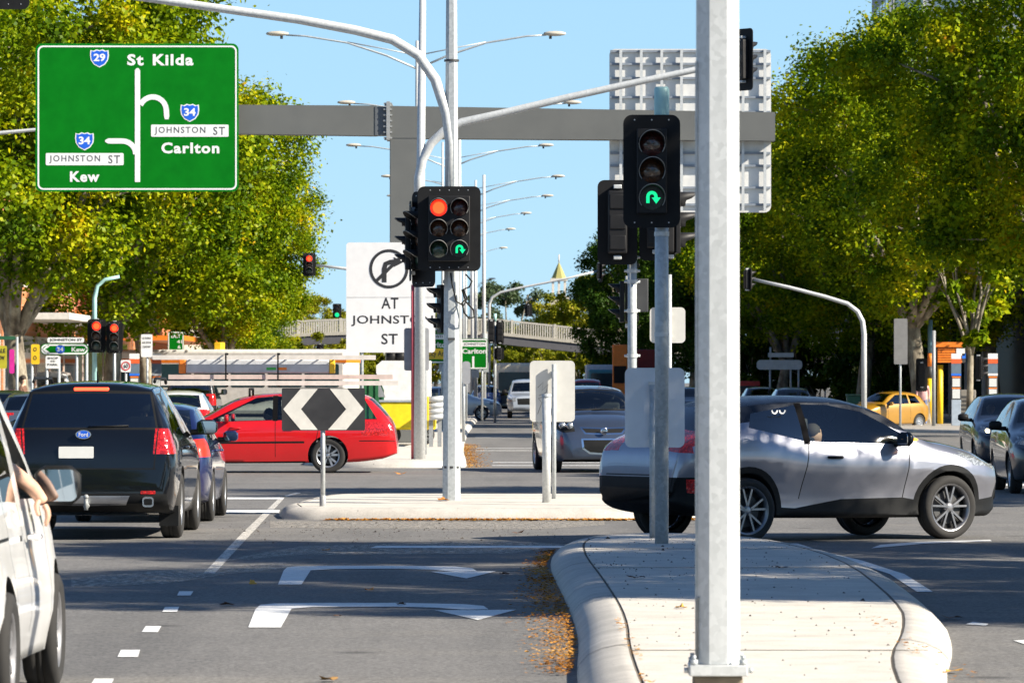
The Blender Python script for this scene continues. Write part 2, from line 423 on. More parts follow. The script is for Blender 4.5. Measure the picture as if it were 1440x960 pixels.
def body_bm(sp):
    L = sp['L']; top, bot, belt, plan, rw = (pch(sp[k]) for k in ('top', 'bot', 'belt', 'plan', 'roofw'))
    res = sp.get('res', 1.0)
    SIDEP = pch(sp.get('side', SIDE0)); bk = sp.get('side', SIDE0)[-1][1]
    xs = [0.0]; last = 0.0
    for k in range(1, 800):
        x = L * k / 800.0
        if x - last > .10*res or abs(top(x)-top(last)) > .045*res or abs(plan(x)-plan(last)) > .03*res:
            xs.append(x); last = x
    if L - xs[-1] < .004: xs[-1] = L
    else: xs.append(L)
    bm = bmesh.new(); rings = []
    for x in xs:
        w = plan(x); zt = top(x); zl = bot(x); zb = max(min(belt(x), zt - .05), zl + .06); r = min(rw(x), w*bk*.995)
        half = [(0, zl), (w*.6, zl), (w*.87, zl)]
        for t in (0, .07, .16, .28, .42, .56, .7, .82, .92, 1.0):
            half.append((w*SIDEP(t), zl + .03 + (zb - zl - .03)*t))
        hgt = zt - zb; zr = zt - min(.07, hgt*.55) ; y0 = w*bk
        for u in (.12, .3, .5, .7, .87, 1.0):
            bul = .02*math.sin(math.pi*u)*min(1, hgt/.3)
            half.append((y0 + (r - y0)*u + bul, zb + (zr - zb)*u))
        for u in (.05, .13, .25, .42, .62, .82, 1.0):
            half.append((r*(1-u), zr + (zt - zr)*(1 - (1-u)**3)))
        full = half + [(-a, b) for a, b in half[1:-1]][::-1]
        rings.append([bm.verts.new((x, a, b)) for a, b in full])
    n = len(rings[0])
    for A, B in zip(rings, rings[1:]):
        for k in range(n): bm.faces.new([A[k], B[k], B[(k+1) % n], A[(k+1) % n]])
    bm.faces.new(rings[0]); bm.faces.new(rings[-1][::-1])
    bmesh.ops.recalc_face_normals(bm, faces=bm.faces)
    for f in bm.faces: f.smooth = True
    return bm
AX = {'S': (0, 2), 'F': (1, 2), 'B': (1, 2), 'T': (0, 1)}
def region_faces(bm, axis, poly, side, lim, xl=None):
    a, b = AX[axis]; LX = max(v.co.x for v in bm.verts)
    lo = (min(p[0] for p in poly), min(p[1] for p in poly)); hi = (max(p[0] for p in poly), max(p[1] for p in poly))
    out = []
    for f in bm.faces:
        n = f.normal
        if axis == 'S':
            if side * n.y < lim: continue
        elif axis == 'F':
            if n.x < lim or f.calc_center_median().x < (LX - xl if xl else LX*.45): continue
        elif axis == 'B':
            if -n.x < lim or f.calc_center_median().x > (xl or LX*.38): continue
        elif n.z < lim: continue
        u = [v.co[a] for v in f.verts]
        if max(u) < lo[0] or min(u) > hi[0]: continue
        v_ = [v.co[b] for v in f.verts]
        if max(v_) < lo[1] or min(v_) > hi[1]: continue
        if axis == 'S' and side * f.calc_center_median().y < 0: continue
        out.append(f)
    return out
def cut(bm, axis, poly, side, lim, xl=None):
    a, b = AX[axis]; faces = region_faces(bm, axis, poly, side, lim, xl); n = len(poly)
    for i in range(n):
        p, q = poly[i], poly[(i+1) % n]
        if math.dist(p, q) < 1e-5: continue
        co = [0, 0, 0]; no = [0, 0, 0]
        co[a], co[b] = p; no[a], no[b] = -(q[1]-p[1]), q[0]-p[0]
        geom = set(faces)
        for f in faces: geom.update(f.edges); geom.update(f.verts)
        r = bmesh.ops.bisect_plane(bm, geom=list(geom), dist=1e-5, plane_co=co, plane_no=no)
        faces = [g for g in r['geom'] if isinstance(g, bmesh.types.BMFace)]
    out = []
    for f in faces:
        c = f.calc_center_median()
        if inpoly((c[a], c[b]), poly): out.append(f)
    return out
def make_wheel(root, c, Rr, wd, side, rimmat, spokes=5, hub=0.64, spw=.17):
    """tyre with its rim; side +1 means the outer face looks to +y"""
    m = MB().mat(RUBBER); h = wd/2
    rr = Rr*hub
    m.lathe([(rr, -h*.8), (Rr*.85, -h), (Rr*.96, -h*.86), (Rr, -h*.62), (Rr, -h*.22), (Rr*.985, -h*.2), (Rr*.985, -h*.14), (Rr, -h*.12), (Rr, h*.12), (Rr*.985, h*.14), (Rr*.985, h*.2), (Rr, h*.22), (Rr, h*.62), (Rr*.96, h*.86), (Rr*.85, h), (rr, h*.8)], n=40)
    t = m.build('wheel', None, root, c)
    m = MB().mat(rimmat); s = side
    m.lathe([(rr*1.01, s*h*.84), (rr*.93, s*h*.80), (rr*.9, s*h*.2), (rr*.9, -s*h*.8)], n=40)
    m.lathe([(rr*.22, s*h*.15), (rr*.22, s*h*.62), (rr*.12, s*h*.7), (0.001, s*h*.7)], n=20)
    for k in range(spokes):
        a0 = 2*math.pi*k/spokes + .3
        for da in (-.13, .13):
            a = a0 + da
            A = [(rr*.15*math.cos(a0), rr*.15*math.sin(a0)), (rr*.95*math.cos(a + da*.9), rr*.95*math.sin(a + da*.9))]
            m.prism(thick(A, rr*spw), s*h*.35, s*h*.68)
    m.mat(BLACK).lathe([(rr*.9, s*h*.1), (0.001, s*h*.1)], n=24)
    m.mat(DARK).lathe([(rr*.7, s*h*.16), (rr*.2, s*h*.16)], n=24)
    m.build('rim', None, t)
    return t
def make_car(name, label, cat, sp, loc, yaw, group=None):
    root = thing(name, label, cat, loc, yaw, group)
    L, W = sp['L'], sp['W']; ox = -L/2
    bm = body_bm(sp); Wr = sp['wr']; ar = sp.get('arch', Wr + .055)
    mats = [sp['paint'], BLACK]; groups = {}
    lay = bm.faces.layers.int.new('reg')
    k = 1
    for rg in sp.get('regions', []):
        nm, mt, ax, poly = rg[:4]; lim = rg[4] if len(rg) > 4 else (.2 if ax == 'S' else .12)
        for side in ((1, -1) if ax == 'S' else (1,)):
            if mt not in mats: mats.append(mt)
            mi = mats.index(mt)
            fs = cut(bm, ax, poly, side, lim, rg[5] if len(rg) > 5 else None)
            if nm == 'OPEN':
                bmesh.ops.delete(bm, geom=fs, context='FACES'); continue
            if nm is None:
                for f in fs:
                    f.material_index = mi; f[lay] = 0
            else:
                for f in fs:
                    f.material_index = mi; f[lay] = k
                groups[k] = (nm, mt); k += 1
    for x in sp['axles']:
        for side in (1, -1):
            if sp.get('cladding'):
                for f in cut(bm, 'S', circ(x, Wr, ar + .07, 36), side, .05): f.material_index = 1; f[lay] = 0
            fs = cut(bm, 'S', circ(x, Wr, ar, 36), side, .02)
            bmesh.ops.delete(bm, geom=fs, context='FACES')
            es = [e for e in bm.edges if e.is_boundary and all(math.hypot(v.co.x - x, v.co.z - Wr) < ar + .03 and v.co.y*side > 0 for v in e.verts)]
            r = bmesh.ops.extrude_edge_only(bm, edges=es)
            for g in r['geom']:
                if isinstance(g, bmesh.types.BMVert): g.co.y = side*(W/2 - .34)
                elif isinstance(g, bmesh.types.BMFace): g.material_index = 1; g[lay] = 0
    bm.normal_update()
    # one mesh per part, sharing the body's smooth normals
    bm.verts.ensure_lookup_table(); bm.verts.index_update()
    buckets = {}
    for f in bm.faces: buckets.setdefault(f[lay], []).append(f)
    made = {}
    for key, fs in buckets.items():
        idx = {}; co = []; nor = []; polys = []; mi = []
        for f in fs:
            p = []
            for v in f.verts:
                if v.index not in idx:
                    idx[v.index] = len(co); co.append((v.co.x + ox, v.co.y, v.co.z)); nor.append(v.normal.copy())
                p.append(idx[v.index])
            polys.append(p); mi.append(f.material_index)
        nm, mt = groups[key] if key else ('body', None)
        me = bpy.data.meshes.new(nm); me.from_pydata(co, [], polys)
        me.polygons.foreach_set('use_smooth', [True]*len(polys))
        if key == 0:
            for q in mats: me.materials.append(q)
            me.polygons.foreach_set('material_index', mi)
        else: me.materials.append(mt)
        me.update(); me.normals_split_custom_set_from_vertices(nor)
        made.setdefault(nm, []).append(link(nm, me, root))
    bm.free()
    # wheels
    for x in sp['axles']:
        for side in (1, -1):
            make_wheel(root, (x + ox, side*(W/2 - sp.get('wd', .21)/2 - sp.get('inset', .03)), Wr), Wr, sp.get('wd', .21), side, sp.get('rim', ALLOY), sp.get('spokes', 5), sp.get('hub', .66), sp.get('spw', .17))
    # cabin: floor pan and seats
    if sp.get('cabin'):
        xa, xb, zc = sp['cabin']
        hw = W/2 - .16
        m = MB().mat(INTER); m.box(xa + ox, xb + ox, -hw, hw, .32, zc - .28)
        m.box(xb - .55 + ox, xb + ox, -hw, hw, zc - .28, zc - .06, .05)
        m.build('cabin_floor', None, root)
        for xs_, ys in [(xb - 1.35, .36), (xb - 1.35, -.36)] + ([(xb - 2.2, .38), (xb - 2.2, -.38)] if xb - 2.2 > xa + .25 else []):
            m = MB().mat(INTER)
            m.box(xs_ - .06 + ox, xs_ + .08 + ox, ys - .23, ys + .23, zc - .3, zc + .22, .05)
            m.box(xs_ - .05 + ox, xs_ + .05 + ox, ys - .13, ys + .13, zc + .26, zc + .42, .04)
            m.tube([(xs_ + ox, ys - .06, zc + .2), (xs_ + ox, ys - .06, zc + .3)], .012, 6); m.tube([(xs_ + ox, ys + .06, zc + .2), (xs_ + ox, ys + .06, zc + .3)], .012, 6)
            m.build('seat', None, root)
        if sp.get('driver', True):
            m = MB().mat(flat('driver_shirt', (.10, .11, .14), .8)); xs_ = xb - 1.2; ys = -.36; zc = zc - .14
            m.blob((xs_ + ox, ys, zc - .02), (.13, .22, .27)); m.mat(flat('skin', (.45, .27, .19), .6)); m.blob((xs_ + .05 + ox, ys, zc + .37), (.10, .085, .12))
            m.mat(flat('hair', (.03, .022, .018), .8)); m.blob((xs_ + .03 + ox, ys, zc + .41), (.105, .09, .10))
            m.build('driver_figure', None, root)
    if 'mirror' in sp:
        x, z, sx, sy, sz = sp['mirror']
        hw = pch(sp['plan'])(x) * .95
        for side in (1, -1):
            m = MB().mat(sp.get('mirror_mat', sp['paint']))
            yc = side*(hw + sp.get('mirror_out', .05) + sy/2)
            m.blob((x + ox, yc, z), (sx/2, sy/2, sz/2)); 
            for v in m.bm.verts:
                d = Vector((v.co.x - x - ox, v.co.y - yc, v.co.z - z)); 
                if d.x < -.25*sx: v.co.x = x + ox - .25*sx
                k_ = 1.18; v.co.y = yc + max(-sy/2, min(sy/2, d.y*k_)); v.co.z = z + max(-sz/2, min(sz/2, d.z*k_))
            m.mat(BLACK).tube([(x + ox, side*(hw - .02), z - sz*.35), (x + ox, yc, z - sz*.3)], [.035, .03], 8)
            mo = m.build('mirror', None, root)
            m = MB().mat(flat('mirror_glass', (.42, .44, .46), .02, 1.0, var=0))
            m.prism(rrect(yc - sy*.43, yc + sy*.43, z - sz*.40, z + sz*.40, sz*.2), x + ox - .25*sx - .004, x + ox - .25*sx - .012, 'yz')
            m.build('mirror_glass', None, mo)
    for x, z in sp.get('handles', []):
        hw = pch(sp['plan'])(x)
        for side in (1, -1):
            m = MB().mat(sp.get('handle_mat', sp['paint'])); yb = side*(hw*.985)
            m.tube([(x - .10 + ox, yb - side*.01, z), (x - .07 + ox, yb + side*.035, z), (x + .07 + ox, yb + side*.035, z), (x + .10 + ox, yb - side*.01, z)], [.012, .016, .016, .012], 8)
            m.build('door_handle', None, root)
    return root
def sym(poly): return poly + [(-a, b) for a, b in poly[::-1] if a > 1e-6]
def strip(pts, wd=.012): return thick(pts, wd)
GL = glass('car_glass', (.42, .50, .48)); GLD = glass('privacy_glass', (.22, .25, .25)); GLC = glass('clear_glass', (.84, .92, .89), 1.0, 1.75)
PILLAR = flat('pillar_black', (.007, .007, .008), .9, spec=.02, var=0)
TAIL = lens('tail_lens', (.62, .016, .014)); HEAD = lens('head_lens', (.26, .28, .30)); WLENS = lens('white_lens', (.62, .60, .58)); AMBER = lens('amber_lens', (.75, .25, .02))
BRAKE = emit('brake_lit', (1.0, .06, .02), 2.2); HLIT = emit('headlamp_lit', (1.0, .86, .50), 2.6); PLATE = flat('plate_white', (.72, .72, .68), .5, var=.04)
def seams(x0, x1, z0, z1): return [(None, BLACK, 'S', strip([(x0, z0), (x0 + .02, z1)]))]
def spec_suv():
    P = paint('paint_black', (.003, .004, .006), 0.0, .3, .05)
    return dict(L=4.88, W=1.90, paint=P, wr=.365, axles=(.98, 3.82), wd=.235, arch=.43, inset=.0, spokes=5,
        top=[(0,.60),(.02,.78),(.05,1.0),(.09,1.16),(.22,1.40),(.34,1.60),(.37,1.665),(.6,1.70),(1.6,1.72),(2.5,1.69),(2.95,1.61),(3.75,1.14),(4.4,1.02),(4.75,.88),(4.85,.72),(4.88,.56)],
        bot=[(0,.40),(.25,.30),(.8,.25),(4,.22),(4.6,.24),(4.88,.32)],
        belt=[(0,.95),(.3,1.08),(1,1.10),(3.7,1.02),(4.88,.8)],
        plan=[(0,.80),(.04,.87),(.18,.925),(.6,.945),(1,.95),(3.9,.95),(4.5,.88),(4.8,.72),(4.88,.60)],
        roofw=[(0,.82),(.1,.80),(.25,.74),(.40,.66),(.6,.655),(1.5,.67),(2.8,.64),(3.7,.80),(4.4,.76),(4.88,.5)],
        cabin=(.5, 3.7, 1.10), mirror=(3.30, 1.19, .12, .24, .17), handles=((1.55, .98), (2.65, .97)),
        regions=[
            ('side_window', GLD, 'S', [(.42,1.15),(.55,1.50),(1.10,1.58),(1.10,1.13)]),
            ('side_window', GLD, 'S', [(1.16,1.13),(1.16,1.58),(2.02,1.60),(2.02,1.10)]),
            ('side_window', GL, 'S', [(2.10,1.10),(2.10,1.60),(2.72,1.56),(3.40,1.16),(3.4,1.07)]),
            (None, BLACK, 'F', sym([(0,1.16),(.72,1.15),(.60,1.60),(0,1.63)])),
            ('windscreen', GLC, 'F', sym([(0,1.19),(.69,1.18),(.575,1.58),(0,1.60)])),
            (None, BLACK, 'B', sym([(0,1.19),(.74,1.19),(.655,1.60),(0,1.62)])),
            ('rear_window', GLD, 'B', sym([(0,1.215),(.715,1.215),(.635,1.575),(0,1.585)])),
            
            ('tail_light', TAIL, 'B', [(.69,.93),(.71,1.205),(1.0,1.20),(1.0,.93)], -1, .30),
            ('tail_light', TAIL, 'B', [(-.69,.93),(-1.0,.93),(-1.0,1.20),(-.71,1.205)], -1, .30),
            (None, BLACK, 'B', strip([(-.72,.77),(.72,.77)], .014)), (None, BLACK, 'B', strip([(.70,.77),(.74,1.2)], .014)), (None, BLACK, 'B', strip([(-.70,.77),(-.74,1.2)], .014)),
            (None, BLACK, 'B', sym([(0,.30),(.86,.30),(.84,.50),(0,.50)]), .02),
            ('bumper_insert', ALLOY, 'B', sym([(0,.37),(.40,.38),(.44,.48),(0,.48)]), .02),
            (None, BLACK, 'S', strip([(1.13,.5),(1.13,1.12)])), (None, BLACK, 'S', strip([(2.06,.45),(2.06,1.1)])), (None, BLACK, 'S', strip([(3.25,.45),(3.3,1.08)])),
            ('headlight', HEAD, 'S', [(4.3,.78),(4.25,.92),(4.70,.86),(4.85,.72),(4.6,.70)], .55),
        ])
def spec_blue():
    P = paint('paint_blue', (.005, .012, .075), 0.35, .35, .15)
    return dict(L=4.30, W=1.70, paint=P, wr=.31, axles=(.88, 3.42), wd=.19, arch=.36, inset=.0,
        top=[(0,.55),(.02,.72),(.06,.92),(.11,1.02),(.28,1.12),(.70,1.36),(.95,1.43),(1.7,1.46),(2.3,1.42),(3.1,1.04),(3.7,.93),(4.1,.82),(4.25,.68),(4.30,.5)],
        bot=[(0,.36),(.25,.26),(.8,.21),(3.6,.2),(4.1,.21),(4.3,.3)],
        belt=[(0,.85),(.3,.95),(1,.96),(3.2,.9),(4.3,.7)],
        plan=[(0,.66),(.04,.74),(.2,.82),(.6,.845),(3.4,.84),(3.9,.76),(4.2,.62),(4.3,.5)],
        roofw=[(0,.7),(.1,.70),(.3,.68),(.75,.60),(1.7,.59),(2.3,.57),(3.1,.72),(3.7,.66),(4.3,.4)],
        cabin=(.6, 3.1, .95), mirror=(2.75, 1.02, .11, .19, .13), handles=((1.35,.86),(2.3,.85)),
        regions=[('side_window', GL, 'S', [(.75,1.0),(1.0,1.33),(1.55,1.37),(1.55,.99)]), ('side_window', GL, 'S', [(1.62,.99),(1.62,1.37),(2.15,1.35),(2.8,1.0),(2.8,.96)]),
            ('windscreen', GLC, 'F', sym([(0,1.06),(.63,1.05),(.53,1.37),(0,1.39)])), ('rear_window', GL, 'B', sym([(0,1.06),(.62,1.06),(.55,1.36),(0,1.37)])),
            ('tail_light', TAIL, 'B', [(.46,.80),(.48,.99),(.9,1.03),(.9,.80)], -1, .34), ('tail_light', emit('tail_glow', (.75, .02, .01), .8), 'B', [(-.46,.80),(-.9,.80),(-.9,1.03),(-.48,.99)], -1, .34),
            (None, BLACK, 'B', strip([(-.6,.62),(.6,.62)])), (None, BLACK, 'S', strip([(1.58,.4),(1.58,1)])), (None, BLACK, 'S', strip([(2.75,.4),(2.8,.98)])), ('headlight', HEAD, 'S', [(3.75,.68),(3.8,.82),(4.1,.78),(4.24,.66)], .55)])
def spec_wagon():
    P = paint('paint_red', (.56, .008, .012), 0.0, .35, .06)
    return dict(L=5.00, W=1.84, paint=P, wr=.325, axles=(1.28, 4.06), wd=.215, arch=.375, inset=.02, spokes=5,
        top=[(0,.56),(.03,.74),(.06,.90),(.16,1.06),(.38,1.31),(.50,1.415),(.62,1.46),(1.6,1.50),(2.5,1.475),(2.95,1.40),(3.75,1.02),(4.3,.93),(4.75,.82),(4.94,.68),(5.0,.5)],
        bot=[(0,.36),(.3,.26),(.9,.20),(4.2,.18),(4.75,.2),(5.0,.3)],
        belt=[(0,.82),(.3,.95),(1.2,.96),(3.6,.9),(5.0,.72)],
        plan=[(0,.74),(.04,.81),(.2,.88),(.7,.915),(1.2,.92),(4.0,.92),(4.6,.84),(4.9,.7),(5.0,.55)],
        roofw=[(0,.77),(.1,.76),(.5,.64),(1.6,.63),(2.6,.61),(3.7,.78),(4.4,.72),(5.0,.45)],
        cabin=(.9, 3.6, .84), mirror=(3.15, 1.02, .12, .22, .14), handles=((1.95,.85),(3.0,.84)),
        regions=[('side_window', GLC, 'S', [(.36,1.0),(.60,1.37),(1.38,1.42),(1.38,.995)]), ('side_window', GLC, 'S', [(1.45,.995),(1.45,1.42),(2.22,1.43),(2.22,.98)]),
            ('side_window', GLC, 'S', [(2.31,.98),(2.31,1.43),(2.62,1.40),(3.42,1.01),(3.42,.95)]),
            (None, PILLAR, 'S', strip([(1.415,.98),(1.415,1.43)], .075)), (None, PILLAR, 'S', strip([(2.265,.97),(2.265,1.44)], .095)),
            ('windscreen', GLC, 'F', sym([(0,1.05),(.68,1.04),(.56,1.37),(0,1.40)])), ('rear_window', GL, 'B', sym([(0,1.06),(.66,1.06),(.58,1.38),(0,1.4)])),
            ('tail_light', TAIL, 'S', [(-.02,.70),(-.02,.96),(.14,1.0),(.22,.72)], .03), ('tail_light', TAIL, 'B', [(.55,.70),(.55,.96),(.95,.96),(.95,.70)], .03), ('tail_light', TAIL, 'B', [(-.55,.70),(-.95,.70),(-.95,.96),(-.55,.96)], .03),
            ('side_moulding', BLACK, 'S', [(1.72,.555),(1.72,.595),(3.6,.58),(3.6,.54)]),
            (None, BLACK, 'S', strip([(2.26,.30),(2.26,.98)])), (None, BLACK, 'S', strip([(1.5,.62),(1.42,.98)])), (None, BLACK, 'S', strip([(3.4,.3),(3.42,.96)])),
            (None, BLACK, 'S', [(1.7,.10),(1.7,.225),(3.6,.205),(3.6,.10)]), (None, BLACK, 'S', strip([(0,.60),(.7,.60)], .02)),
            ('headlight', HEAD, 'S', [(4.45,.66),(4.5,.8),(4.8,.76),(4.93,.64)], .55)])
def spec_silver():
    P = paint('paint_silver_blue', (.075, .098, .145), 0.7, .33, .1)
    return dict(L=4.04, W=1.735, paint=P, wr=.315, axles=(.72, 3.24), wd=.2, arch=.37, inset=.0,
        top=[(0,.60),(.03,.85),(.08,1.05),(.28,1.34),(.48,1.46),(.8,1.50),(1.5,1.517),(2.1,1.47),(2.95,1.07),(3.4,1.0),(3.75,.90),(3.93,.78),(4.01,.62),(4.04,.45)],
        bot=[(0,.38),(.25,.27),(.8,.2),(3.4,.18),(3.85,.19),(4.04,.24)],
        belt=[(0,.9),(.4,1.0),(2.9,.92),(3.6,.86),(4.04,.66)],
        plan=[(0,.70),(.04,.77),(.2,.84),(.6,.868),(3.3,.866),(3.7,.81),(3.92,.72),(4.0,.64),(4.04,.56)],
        roofw=[(0,.72),(.1,.70),(.4,.60),(1.5,.59),(2.1,.57),(2.95,.74),(3.5,.70),(3.9,.6),(4.04,.48)],
        cabin=(.5, 2.9, 1.0), mirror=(2.55, 1.06, .11, .20, .15), handles=((1.2,.9),(2.1,.88)),
        regions=[('side_window', GL, 'S', [(.5,1.06),(.65,1.36),(1.35,1.42),(1.35,1.03)]), ('side_window', GL, 'S', [(1.42,1.03),(1.42,1.42),(1.98,1.40),(2.65,1.05),(2.65,1.0)]),
            (None, BLACK, 'F', sym([(0,1.085),(.68,1.075),(.555,1.44),(0,1.465)])), ('windscreen', GLC, 'F', sym([(0,1.115),(.655,1.10),(.535,1.415),(0,1.44)])), ('rear_window', GLD, 'B', sym([(0,1.1),(.62,1.1),(.55,1.4),(0,1.42)])),
            ('grille', CHROME, 'F', sym([(0,.665),(.33,.675),(.42,.80),(0,.785)]), .05), ('grille', BLACK, 'F', sym([(0,.69),(.31,.70),(.375,.775),(0,.765)]), .05),
            ('lower_grille', CHROME, 'F', sym([(0,.315),(.26,.33),(.38,.42),(.40,.60),(0,.60)]), .03), ('lower_grille', BLACK, 'F', sym([(0,.345),(.24,.36),(.345,.43),(.362,.575),(0,.575)]), .03),
            ('headlight', BLACK, 'F', [(.50,.72),(.52,.89),(.66,.93),(.84,.92),(.84,.78),(.7,.70)], .02), ('headlight', BLACK, 'F', [(-.50,.72),(-.7,.70),(-.84,.78),(-.84,.92),(-.66,.93),(-.52,.89)], .02),
            ('headlight', BLACK, 'S', [(3.55,.78),(3.5,.93),(3.75,.92),(3.98,.85),(3.98,.72)], .55),
            (None, BLACK, 'F', sym([(0,.17),(.7,.17),(.68,.235),(0,.235)]), .02),
            (None, BLACK, 'S', strip([(1.38,.4),(1.38,1.03)])), (None, BLACK, 'S', strip([(2.6,.35),(2.62,1)])), ('tail_light', TAIL, 'S', [(0,.85),(0,1.05),(.2,1.05),(.15,.85)], .05)])
def spec_crossover():
    P = paint('paint_silver', (.29, .295, .335), 0.75, .36, .04)
    PB = flat('roof_black', (.006, .009, .016), .28, spec=.35, var=.05)
    return dict(L=4.36, W=1.80, paint=P, wr=.345, axles=(.86, 3.50), wd=.225, arch=.395, inset=.0, cladding=True, spokes=5, hub=.74, spw=.085, side=[(0, .93), (.14, .925), (.32, .935), (.5, .965), (.7, 1.0), (.85, .99), (1, .945)], rim=flat('machined_alloy', (.26, .26, .27), .3, .8),
        top=[(0,.62),(.02,.82),(.06,.98),(.14,1.08),(.34,1.20),(.72,1.43),(.85,1.485),(1.1,1.525),(1.7,1.56),(2.2,1.55),(2.6,1.475),(3.25,1.13),(3.65,1.06),(4.0,.98),(4.22,.86),(4.32,.70),(4.36,.52)],
        bot=[(0,.42),(.25,.33),(.7,.27),(3.6,.24),(4.1,.24),(4.36,.34)],
        belt=[(0,.95),(.4,1.12),(1.0,1.13),(1.8,1.02),(3.2,.97),(4.36,.76)],
        plan=[(0,.72),(.05,.80),(.2,.87),(.55,.905),(.9,.905),(1.7,.865),(2.5,.865),(3.2,.89),(3.6,.895),(4.0,.82),(4.25,.68),(4.36,.52)],
        roofw=[(0,.75),(.15,.74),(.5,.66),(.9,.60),(1.7,.60),(2.3,.57),(3.2,.76),(3.8,.7),(4.36,.45)],
        cabin=(.6, 3.2, .90), mirror=(2.82, 1.09, .13, .22, .15), mirror_mat=PB, handles=((2.0,.90),), handle_mat=BLACK,
        regions=[('roof', PB, 'T', [(.55,-.75),(.55,.75),(3.0,.75),(2.55,.60),(2.55,-.60),(3.0,-.75)], .5),
            ('roof', PB, 'S', [(.45,1.33),(.8,1.60),(2.3,1.60),(2.75,1.45),(3.3,1.12),(3.18,1.08),(2.5,1.42),(1.8,1.475),(1.2,1.46)], .05),
            ('side_window', GL, 'S', [(.92,1.22),(1.02,1.37),(1.62,1.46),(1.62,1.075)]), ('side_window', GLC, 'S', [(1.70,1.07),(1.70,1.465),(2.05,1.46),(2.48,1.385),(3.02,1.09),(2.98,1.03),(2.4,1.05)]),
            (None, PILLAR, 'S', strip([(1.66,1.04),(1.66,1.48)], .085)),
            ('windscreen', GLC, 'F', sym([(0,1.16),(.66,1.15),(.53,1.45),(0,1.48)])), ('rear_window', GLD, 'B', sym([(0,1.17),(.62,1.17),(.54,1.42),(0,1.44)])),
            ('sill_cladding', BLACK, 'S', [(.85,.1),(.85,.40),(1.5,.36),(2.1,.45),(2.9,.46),(3.5,.36),(3.5,.1)], .02), 
            ('bumper', BLACK, 'B', sym([(0,.2),(.98,.2),(.98,.70),(0,.70)]), .02), ('bumper', BLACK, 'S', [(-.02,.2),(-.02,.70),(.30,.70),(.45,.52),(.6,.2)], .02),
            ('bumper', BLACK, 'S', [(3.8,.2),(3.9,.42),(4.2,.45),(4.4,.5),(4.4,.2)], .02), ('bumper', BLACK, 'F', sym([(0,.2),(.7,.2),(.65,.6),(0,.62)]), .02),
            ('tail_light', TAIL, 'S', [(-.02,.94),(-.02,1.06),(.10,1.20),(.36,1.20),(.42,1.12),(.18,1.02)], .02), ('tail_light', TAIL, 'B', [(.60,.97),(.62,1.06),(.95,1.14),(.95,.95)], -1, .22), ('tail_light', TAIL, 'B', [(-.60,.97),(-.95,.95),(-.95,1.14),(-.62,1.06)], -1, .22),
            ('reflector', TAIL, 'S', [(.14,.54),(.12,.68),(.22,.68),(.30,.52)], .02),
            ('headlight', HEAD, 'S', [(3.72,.90),(3.62,.965),(4.0,.93),(4.28,.76),(4.2,.74)], .55), ('headlight', HEAD, 'F', [(.45,.74),(.5,.84),(.85,.93),(.85,.80)], .03), ('headlight', HEAD, 'F', [(-.45,.74),(-.85,.80),(-.85,.93),(-.5,.84)], .03),
            (None, BLACK, 'S', strip([(1.55,.46),(1.68,1.06)])), (None, BLACK, 'S', strip([(2.9,.46),(2.98,1.03)])), (None, BLACK, 'B', strip([(-.6,.72),(.6,.72)]))])
